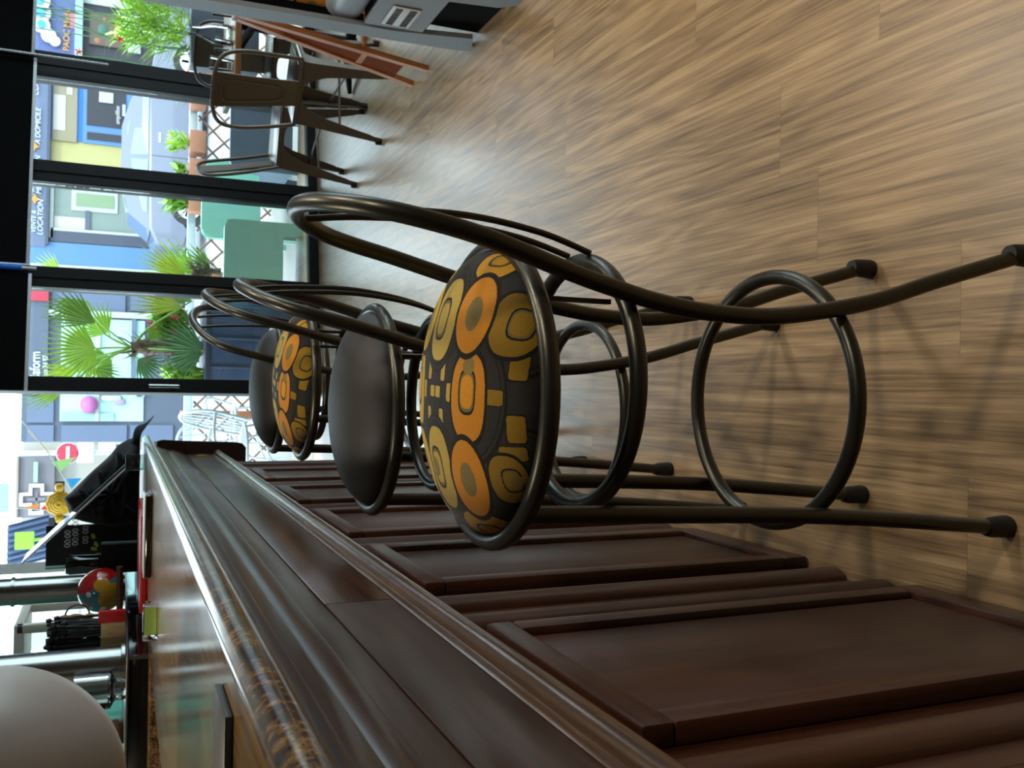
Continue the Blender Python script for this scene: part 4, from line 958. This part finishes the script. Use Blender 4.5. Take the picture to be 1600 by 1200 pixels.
wg = plain('car_window', '#6f939c', .08, coat=.5)
for pl in ([(xr_ + .62, 1.0), (xr_ + .75, 1.22), (xw0 + .62, 1.33), (xw0 + .80, 1.33), (xw0 + .80, 1.0)], [(xw0 + .88, 1.0), (xw0 + .88, 1.33), (xw0 + 1.35, 1.34), (xw1 - .72, 1.22), (xw1 - .42, 1.0)]):
    b = MB(); b.loft([[(x, YC + .045 + (.11 if z > 1.1 else .01), zg + z) for x, z in pl], [(x, YC + .07 + (.11 if z > 1.1 else .01), zg + z) for x, z in pl]]); obj('window', b, wg, t, 0)
for cx in (xw0, xw1):
    b = MB(); b.lathe([(0, 0), (.20, 0), (.30, .0), (.32, .03), (.32, .18), (.0, .18)], (0, 0, 0), 32, Matrix.Translation(V(cx, YC + .19, zg + .31)) @ RX); wl = obj('wheel', b, plain('tyre', '#1c1d20', .7), t, 40)
    b = MB(); b.lathe([(0, 0), (.05, 0), (.19, .01), (.20, .03), (0, .03)], (0, 0, 0), 24, Matrix.Translation(V(cx, YC + .01, zg + .31)) @ RX); b2 = obj('rim', b, M['white_metal'], wl, 30)
    for k in range(5):
        a = 2 * PI * k / 5; b = MB(); b.box((-.025, -.03, .05), (.025, -.01, .17), .0, 2, Matrix.Translation(V(cx, YC + .01, zg + .31)) @ Matrix.Rotation(a, 4, 'Y')); obj('spoke_gap', b, plain('rim_shadow_gap', '#3c3e44', .6) if 'rim_shadow_gap' not in bpy.data.materials else bpy.data.materials['rim_shadow_gap'], wl, 0)
b = MB(); b.box((xw1 - .62, YC - .16, zg + .98), (xw1 - .45, YC - .02, zg + 1.10), .04, 3); obj('mirror', b, plain('mirror_dark', '#4d5058', .4), t)
b = MB(); b.box((xw0 + 1.1, YC - .015, zg + .80), (xw0 + 1.28, YC + .005, zg + .83), .008); obj('door_handle', b, M['white_metal'], t)
b = MB(); b.box((xw0 + .86, YC - .004, zg + .30), (xw0 + .868, YC + .002, zg + .97)); obj('door_gap', b, PM['shop_dark'], t)

# ---------------------------------------------------------------- terrace: rail, trellis, planters, benches, chairs
YT = 9.0
ra = at(305, 200, YT); rb_ = at(289, 690, YT); zr = (ra.z + rb_.z) / 2
t = thing('terrace_rail', 'pale grey terrace rail with timber posts and crossed trellis', 'fence', (.5, YT, ZG))
b = MB(); b.box((rb_.x - .6, YT - .03, zr - .035), (ra.x + 1.6, YT + .03, zr + .035), .006); obj('top_rail', b, plain('rail_grey', '#a7b4c0', .5), t)
tw = plain('trellis_brown', '#74594a', .7); tpost = plain('terrace_timber', '#b0714c', .7)
x0, x1 = rb_.x - .5, ra.x + 1.5; z0, z1 = ZG + .02, zr - .05; nl = 24
for k in range(-6, nl):
    for sg in (1, -1):
        xa = x0 + (x1 - x0) * k / nl; xb = xa + (z1 - z0); A_, B_ = (V(xa, 0, z0), V(xb, 0, z1)) if sg > 0 else (V(xa, 0, z1), V(xb, 0, z0))
        def clip(a, c):
            for lim, up in ((x0, False), (x1, True)):
                for u_, v_ in ((a, c),):
                    pass
            if c.x <= x0 or a.x >= x1: return None
            if a.x < x0: a = a.lerp(c, (x0 - a.x) / (c.x - a.x))
            if c.x > x1: c = a.lerp(c, (x1 - a.x) / (c.x - a.x))
            return a, c
        r_ = clip(A_, B_)
        if r_ is None or (r_[1] - r_[0]).length < .05: continue
        b = MB(); b.tube([r_[0] + V(0, YT + .012 * sg, 0), r_[1] + V(0, YT + .012 * sg, 0)], .010, 6); obj('lattice_lath', b, tw, t)
for x in (rb_.x - .3, rb_.x + .25, rb_.x + 1.2, 1.0, 1.9, 2.9, 3.8):
    b = MB(); b.box((x - .035, YT + .04, ZG), (x + .035, YT + .11, zr + .06), .004); obj('timber_post', b, tpost, t)
# window boxes hung on the rail
M['leaf'] = plain('leaf_green', '#7ba23a', .5, var=.16, scale=14); M['leaf_bright'] = plain('leaf_bright_green', '#a3c946', .5, var=.14, scale=14); M['leaf_dark'] = plain('leaf_dark_green', '#55844e', .5, var=.15, scale=14); M['leaf_yellow'] = plain('leaf_yellow_green', '#b5c434', .5, var=.12, scale=14)
M['terracotta'] = plain('terracotta', '#a06a52', .7)
for mm in ('leaf', 'leaf_bright', 'leaf_dark', 'leaf_yellow'):
    M[mm].node_tree.nodes['Principled BSDF'].inputs['Transmission Weight'].default_value = 0.0
def leaf(mb, base, tip, wd, up=V(0, 0, 1), bend=.1, n=4):
    base, tip = V(*base), V(*tip); ax = (tip - base); ln = ax.length; s_ = ax.cross(up)
    if s_.length < 1e-4: s_ = ax.cross(V(0, 1, 0))
    s_.normalize(); dn = s_.cross(ax).normalized(); prev = None
    for k in range(n + 1):
        f = k / n; c = base + ax * f + dn * (-bend * ln * math.sin(PI * f * .9)); hw = wd * (math.sin(PI * min(.999, .12 + .88 * f)) ** .8) * (1 if f < .99 else .02)
        a, m_, d_ = mb.bm.verts.new(c - s_ * hw), mb.bm.verts.new(c - dn * hw * .35), mb.bm.verts.new(c + s_ * hw)
        if prev: mb.bm.faces.new((prev[0], a, m_, prev[1])); mb.bm.faces.new((prev[1], m_, d_, prev[2]))
        prev = (a, m_, d_)
def bush(name, label, cat, base, h, r, nl, wd, mat, seed, pot=None, ll=.5, flower=None):
    random.seed(seed); t = thing(name, label, cat, base)
    b = MB()
    for k in range(nl):
        a = random.uniform(0, 2 * PI); q = V(base[0] + random.uniform(-.4, .4) * r, base[1] + random.uniform(-.4, .4) * r, base[2] + h * random.uniform(.0, .6))
        e = V(base[0] + r * math.cos(a) * random.uniform(.3, 1), base[1] + r * math.sin(a) * random.uniform(.3, 1), q.z + h * ll * random.uniform(.5, 1))
        leaf(b, q, e, wd * random.uniform(.7, 1.2), bend=random.uniform(-.1, .2))
    obj('foliage', b, mat, t, 0)
    if pot:
        b = MB(); b.box((base[0] - pot[0], base[1] - .1, base[2] - pot[1]), (base[0] + pot[0], base[1] + .1, base[2] + .01), .01); obj('pot', b, pot[2], t)
    if flower:
        for k in range(flower[0]):
            c = V(base[0] + random.uniform(-1, 1) * r, base[1] + random.uniform(-1, .2) * r, base[2] + h * random.uniform(.35, 1)); b = MB()
            for j in range(5):
                a = 2 * PI * j / 5; leaf(b, c, c + V(.032 * math.cos(a), -.012, .032 * math.sin(a)), .014)
            obj('flower', b, flower[1], t, 0)
    return t
p = at(312, 222, YT - .2); bush('potted_plant', 'leafy plant in a terracotta box on the rail, below the car door', 'plant', V(p.x, YT - .136, zr + .03), .22, .13, 60, .016, M['leaf_bright'], 11, (.10, .13, M['terracotta']))
p = at(312, 150, YT - .2); bush('potted_plant', 'terracotta rail box with low green leaves near the chair back', 'plant', V(p.x, YT - .136, zr + .03), .14, .12, 40, .015, M['leaf'], 12, (.10, .13, M['terracotta']))
p = at(300, 265, YT - .2); bush('potted_plant', 'small green plant in a rail box beside the third window post', 'plant', V(p.x, YT - .136, zr + .03), .18, .14, 50, .014, M['leaf'], 13, (.10, .13, M['terracotta']))
p = at(300, 312, YT - .25); bush('potted_plant', 'dense green plant on the rail in front of the rear car wheel', 'plant', V(p.x, YT - .136, zr + .03), .26, .16, 130, .014, M['leaf'], 14, (.10, .13, M['terracotta']))
# tall bamboo like plant in the right window
p = at(300, 45, 7.6); t = bush('bamboo_plant', 'tall bamboo with thin drooping leaves and a red flower, right window', 'plant', V(p.x, 7.6, at(300, 45, 7.6).z), .80, .44, 330, .009, M['leaf_bright'], 15, (.3, .5, PM['slate_dark']), .22, (7, plain('flower_red', '#e2401c', .5)))
for k in range(16):
    random.seed(60 + k); b = MB(); xx = p.x + random.uniform(-.42, .42); zz = p.z
    b.tube(catmull([V(xx, 7.6 + random.uniform(-.1, .1), zz), V(xx + random.uniform(-.03, .03), 7.6, zz + .5), V(xx + random.uniform(-.12, .12), 7.55, zz + 1.1)], 4), .004, 6); obj('cane', b, M['leaf_dark'], t)
# fan palms
def fan(mb, hub, tip, spread, n, nrm=V(0, -1, 0), web=.5, droop=.12, width=1.0):
    hub, tip = V(*hub), V(*tip); ax = tip - hub; Rr = ax.length; ax.normalize(); sd = ax.cross(nrm).normalized(); nn = sd.cross(ax).normalized()
    st = spread / max(1, n - 1)
    for k in range(n):
        a = -spread / 2 + st * k; ln = Rr * (1 - .22 * (abs(a) / (spread / 2 + 1e-6)) ** 2) * random.uniform(.92, 1.05); d = ax * math.cos(a) + sd * math.sin(a); w_ = d.cross(nn).normalized()
        prev = None
        for f in (0.03, .25, web, .75, 1.0):
            hw = width * (math.tan(st / 2) * f * ln if f <= web else math.tan(st / 2) * web * ln * (1 - (f - web) / (1 - web)) * .92)
            c = hub + d * (f * ln) + nn * (-droop * ln * f * f) + nn * .012 * (k % 2) * f
            L_ = mb.bm.verts.new(c - w_ * hw); m_ = mb.bm.verts.new(c - nn * hw * .5); R2 = mb.bm.verts.new(c + w_ * hw)
            if prev: mb.bm.faces.new((prev[0], L_, m_, prev[1])); mb.bm.faces.new((prev[1], m_, R2, prev[2]))
            prev = (L_, m_, R2)
def palm(label, Y, trunk, fronds, seed=1, base_r=.05):
    random.seed(seed); a, c = at(*trunk[0], Y), at(*trunk[1], Y); t = thing('fan_palm', label, 'palm', (a.x, Y, a.z))
    b = MB(); pts = catmull([a, a.lerp(c, .5) + V(.02, 0, 0), c], 6); b.tube(pts, [base_r * random.uniform(.75, 1.15) for _ in pts], 10)
    for k in range(60):
        q = a.lerp(c, random.uniform(.25, .95)); ang = random.uniform(0, 2 * PI); leaf(b, q, q + V(.13 * math.cos(ang), .08 * math.sin(ang), random.uniform(-.02, .16)), .012)
    obj('trunk', b, plain('palm_fibre_%d' % seed, '#6b5a48', .8, var=.2, scale=40), t)
    for (hx, hy, tx, ty, sp, n, mat, dy) in fronds:
        b = MB(); h = at(hx, hy, Y + dy); fan(b, h, at(tx, ty, Y + dy), R_(sp), n); fr_ = obj('frond', b, M[mat], t, 0)
        b = MB(); b.tube(catmull([c, (c + h) / 2 + V(0, 0, .05), h], 5), .007, 6); obj('stalk', b, M['leaf'], fr_)
    return t
palm('fan palm with wide fronds in a dark planter behind the second stool row', 7.35, ((345, 548), (205, 543)),
     [(150, 545, 52, 562, 150, 22, 'leaf_bright', 0), (150, 505, 66, 462, 70, 12, 'leaf', -.12), (135, 470, 62, 500, 60, 10, 'leaf', .1), (318, 548, 228, 545, 125, 20, 'leaf_dark', -.2), (285, 480, 196, 462, 55, 10, 'leaf_yellow', -.1),
      (175, 560, 110, 590, 120, 16, 'leaf', .25), (170, 520, 120, 480, 110, 14, 'leaf_bright', .3), (215, 560, 260, 595, 100, 12, 'leaf_dark', .1), (230, 530, 290, 500, 90, 12, 'leaf', .2),
      (110, 602, 16, 622, 60, 12, 'leaf_bright', -.1), (150, 575, 190, 600, 90, 10, 'leaf', .1), (120, 575, 55, 600, 60, 9, 'leaf_yellow', .12), (300, 470, 240, 450, 60, 8, 'leaf', .15)], 5)
palm('yellow green palm low in the middle window beside the mint bench', 7.9, ((345, 425), (300, 430)),
     [(290, 432, 212, 388, 60, 11, 'leaf_yellow', 0), (300, 425, 232, 420, 50, 9, 'leaf_bright', .1), (310, 440, 250, 365, 40, 6, 'leaf_bright', .1), (95, 428, 52, 398, 70, 9, 'leaf_bright', .2), (330, 420, 285, 385, 60, 8, 'leaf', .1)], 6, .03)
p = at(300, 505, 7.5); bush('geranium', 'red and white flowering plant below the palm fronds', 'plant', V(p.x, 7.55, p.z), .34, .26, 160, .018, M['leaf'], 21, None, .4, (22, plain('flower_crimson', '#d8355a', .5)))
p = at(325, 590, 7.2); bush('ivy_plant', 'light green trailing plant at the left end of the navy planter', 'plant', V(p.x, 7.25, p.z), .42, .16, 150, .018, M['leaf_bright'], 22, None, .3)
p = at(318, 565, 7.2)
t = thing('planter', 'long navy planter box outside the palm window', 'planter', (at(400, 520, 7.2).x, 7.2, ZG))
p0, p1 = at(322, 604, 7.05), at(322, 466, 7.05)
b = MB(); b.box((p0.x, 7.05, ZG), (p1.x, 7.60, p0.z), .012); obj('body', b, plain('navy_planter', '#465470', .3, var=.1, scale=6), t)
b = MB(); b.box((p0.x - .01, 7.04, p0.z - .03), (p1.x + .01, 7.61, p0.z + .01), .006); obj('rim', b, PM['slate_dark'], t)
for y in (480, 530, 575):
    q = at(380, y, 7.04); b = MB(); b.box((q.x - .008, 7.035, ZG), (q.x + .008, 7.05, p0.z - .03), .003); obj('rib', b, PM['slate_blue'], t)
# moulded outdoor armchairs
def armchair(label, Y, xt, xb, yl, yr, mat, arm=None):
    """moulded seat seen from behind: rounded back slab with an arched cut-out below, seat and side arm"""
    a, c = at(xt, yl, Y), at(xt, yr, Y); x0, x1 = a.x, c.x; zt = (a.z + c.z) / 2; w_ = x1 - x0
    t = thing('outdoor_armchair', label, 'armchair', ((x0 + x1) / 2, Y + .2, ZG), group='moulded armchairs on the terrace')
    r = .07; zc = at(xb, (yl + yr) / 2, Y).z
    poly = [(x0, ZG), (x0, zt - r)] + [(x0 + r - r * math.cos(PI / 2 * k / 6), zt - r + r * math.sin(PI / 2 * k / 6)) for k in range(1, 7)] + [(x1 - r + r * math.sin(PI / 2 * k / 6), zt - r + r * math.cos(PI / 2 * k / 6)) for k in range(7)] + [(x1, ZG), (x1 - .09, ZG)]
    ca, cb = x0 + .09, x1 - .09
    poly += [(cb - .02 * k / 4, zc - .05 + .05 * math.sin(PI / 2 * k / 4)) for k in range(5)] + [(ca + .02 - .02 * k / 4, zc - .05 * (1 - math.cos(PI / 2 * k / 4))) for k in range(5)] + [(ca, ZG)]
    b = MB(); b.prism(poly, .05, Matrix(((1, 0, 0, 0), (0, 0, 1, Y), (0, 1, 0, 0), (0, 0, 0, 1)))); bmesh.ops.bevel(b.bm, geom=[e for e in b.bm.edges if abs(e.verts[0].co.y - e.verts[1].co.y) < 1e-4], offset=.012, segments=2, affect='EDGES'); obj('backrest', b, mat, t, 40)
    b = MB(); b.box((x0 + .02, Y + .04, zc), (x1 - .02, Y + .55, zc + .06), .02, 3); obj('seat', b, mat, t, 40)
    for x in (x0 + .005, x1 - .055):
        sd = [(Y + .03, zt - .02), (Y + .10, zt - .06), (Y + .20, zc + .20), (Y + .50, zc + .16), (Y + .56, zc + .08), (Y + .56, ZG), (Y + .48, ZG), (Y + .44, zc - .02), (Y + .14, zc - .02), (Y + .03, zc)]
        b = MB(); b.prism(sd, .05, Matrix(((0, 0, 1, x), (1, 0, 0, 0), (0, 1, 0, 0), (0, 0, 0, 1)))); obj('arm', b, mat, t, 30)
    return t
mint = plain('mint_plastic', '#9ccdb9', .45, var=.02, scale=4); mint2 = plain('pale_mint_plastic', '#a8e6cf', .45, var=.02, scale=4); slate = plain('slate_plastic', '#71839a', .45, var=.02, scale=4)
armchair('mint moulded armchair seen from behind in the middle window', 6.75, 350, 440, 462, 340, mint)
armchair('paler mint armchair standing further out, beyond the mint one', 7.75, 315, 405, 370, 285, mint2)
armchair('slate grey moulded armchair behind the edge on metal chair', 6.95, 360, 455, 262, 140, slate)
armchair('pale mint armchair half hidden behind the slate one', 8.0, 322, 400, 292, 246, mint2)
# white bent metal garden chairs outside the door
M['white_tube'] = plain('white_enamel', '#cdd6dc', .35)
def garden_chair(label, cx, cy, rz):
    t = thing('garden_chair', label, 'garden chair', (cx, cy, ZG), R_(rz), 'white wire garden chairs outside the door')
    def tb(nm, pts, r=.012, cl=False): b = MB(); b.tube(catmull(pts, 6, cl), r, 8, closed=cl); obj(nm, b, M['white_tube'], t, 60, world=False)
    tb('back_hoop', [(-.2, -.2, .43), (-.26, -.22, .7), (-.28, -.12, .86), (-.29, 0, .9), (-.28, .12, .86), (-.26, .22, .7), (-.2, .2, .43)])
    for k in range(-2, 3): tb('back_wire', [(-.2, k * .06, .43), (-.26, k * .07, .68), (-.285, k * .05, .885 - .01 * k * k)], .006)
    tb('seat_ring', [(.22 * math.cos(a), .22 * math.sin(a), .44) for a in [2 * PI * k / 12 for k in range(12)]], .011, True)
    for k in range(-3, 4): tb('seat_wire', [(-math.sqrt(.0484 - (k * .06) ** 2), k * .06, .44), (0, k * .06, .43), (math.sqrt(.0484 - (k * .06) ** 2), k * .06, .44)], .006)
    for sx in (-1, 1):
        for sy in (-1, 1): tb('leg', [(sx * .16, sy * .15, .44), (sx * .2, sy * .17, .22), (sx * .25, sy * .2, .0)], .011)
    for sy in (-1, 1): tb('arm', [(-.26, sy * .21, .66), (-.05, sy * .27, .68), (.16, sy * .25, .62), (.2, sy * .18, .44)], .011)
    tb('brace', [(-.2, -.17, .2), (0, 0, .26), (.2, .17, .2)], .007); tb('brace', [(-.2, .17, .2), (0, 0, .26), (.2, -.17, .2)], .007)
q = at(400, 655, 7.4)
garden_chair('white wire garden chair nearest the door, left of the far stool', -.52, 7.25, 200)
garden_chair('white wire garden chair directly behind the nearest white one', -.40, 7.98, 75)
garden_chair('white wire garden chair by the rail timber post', -.95, 8.25, -20)
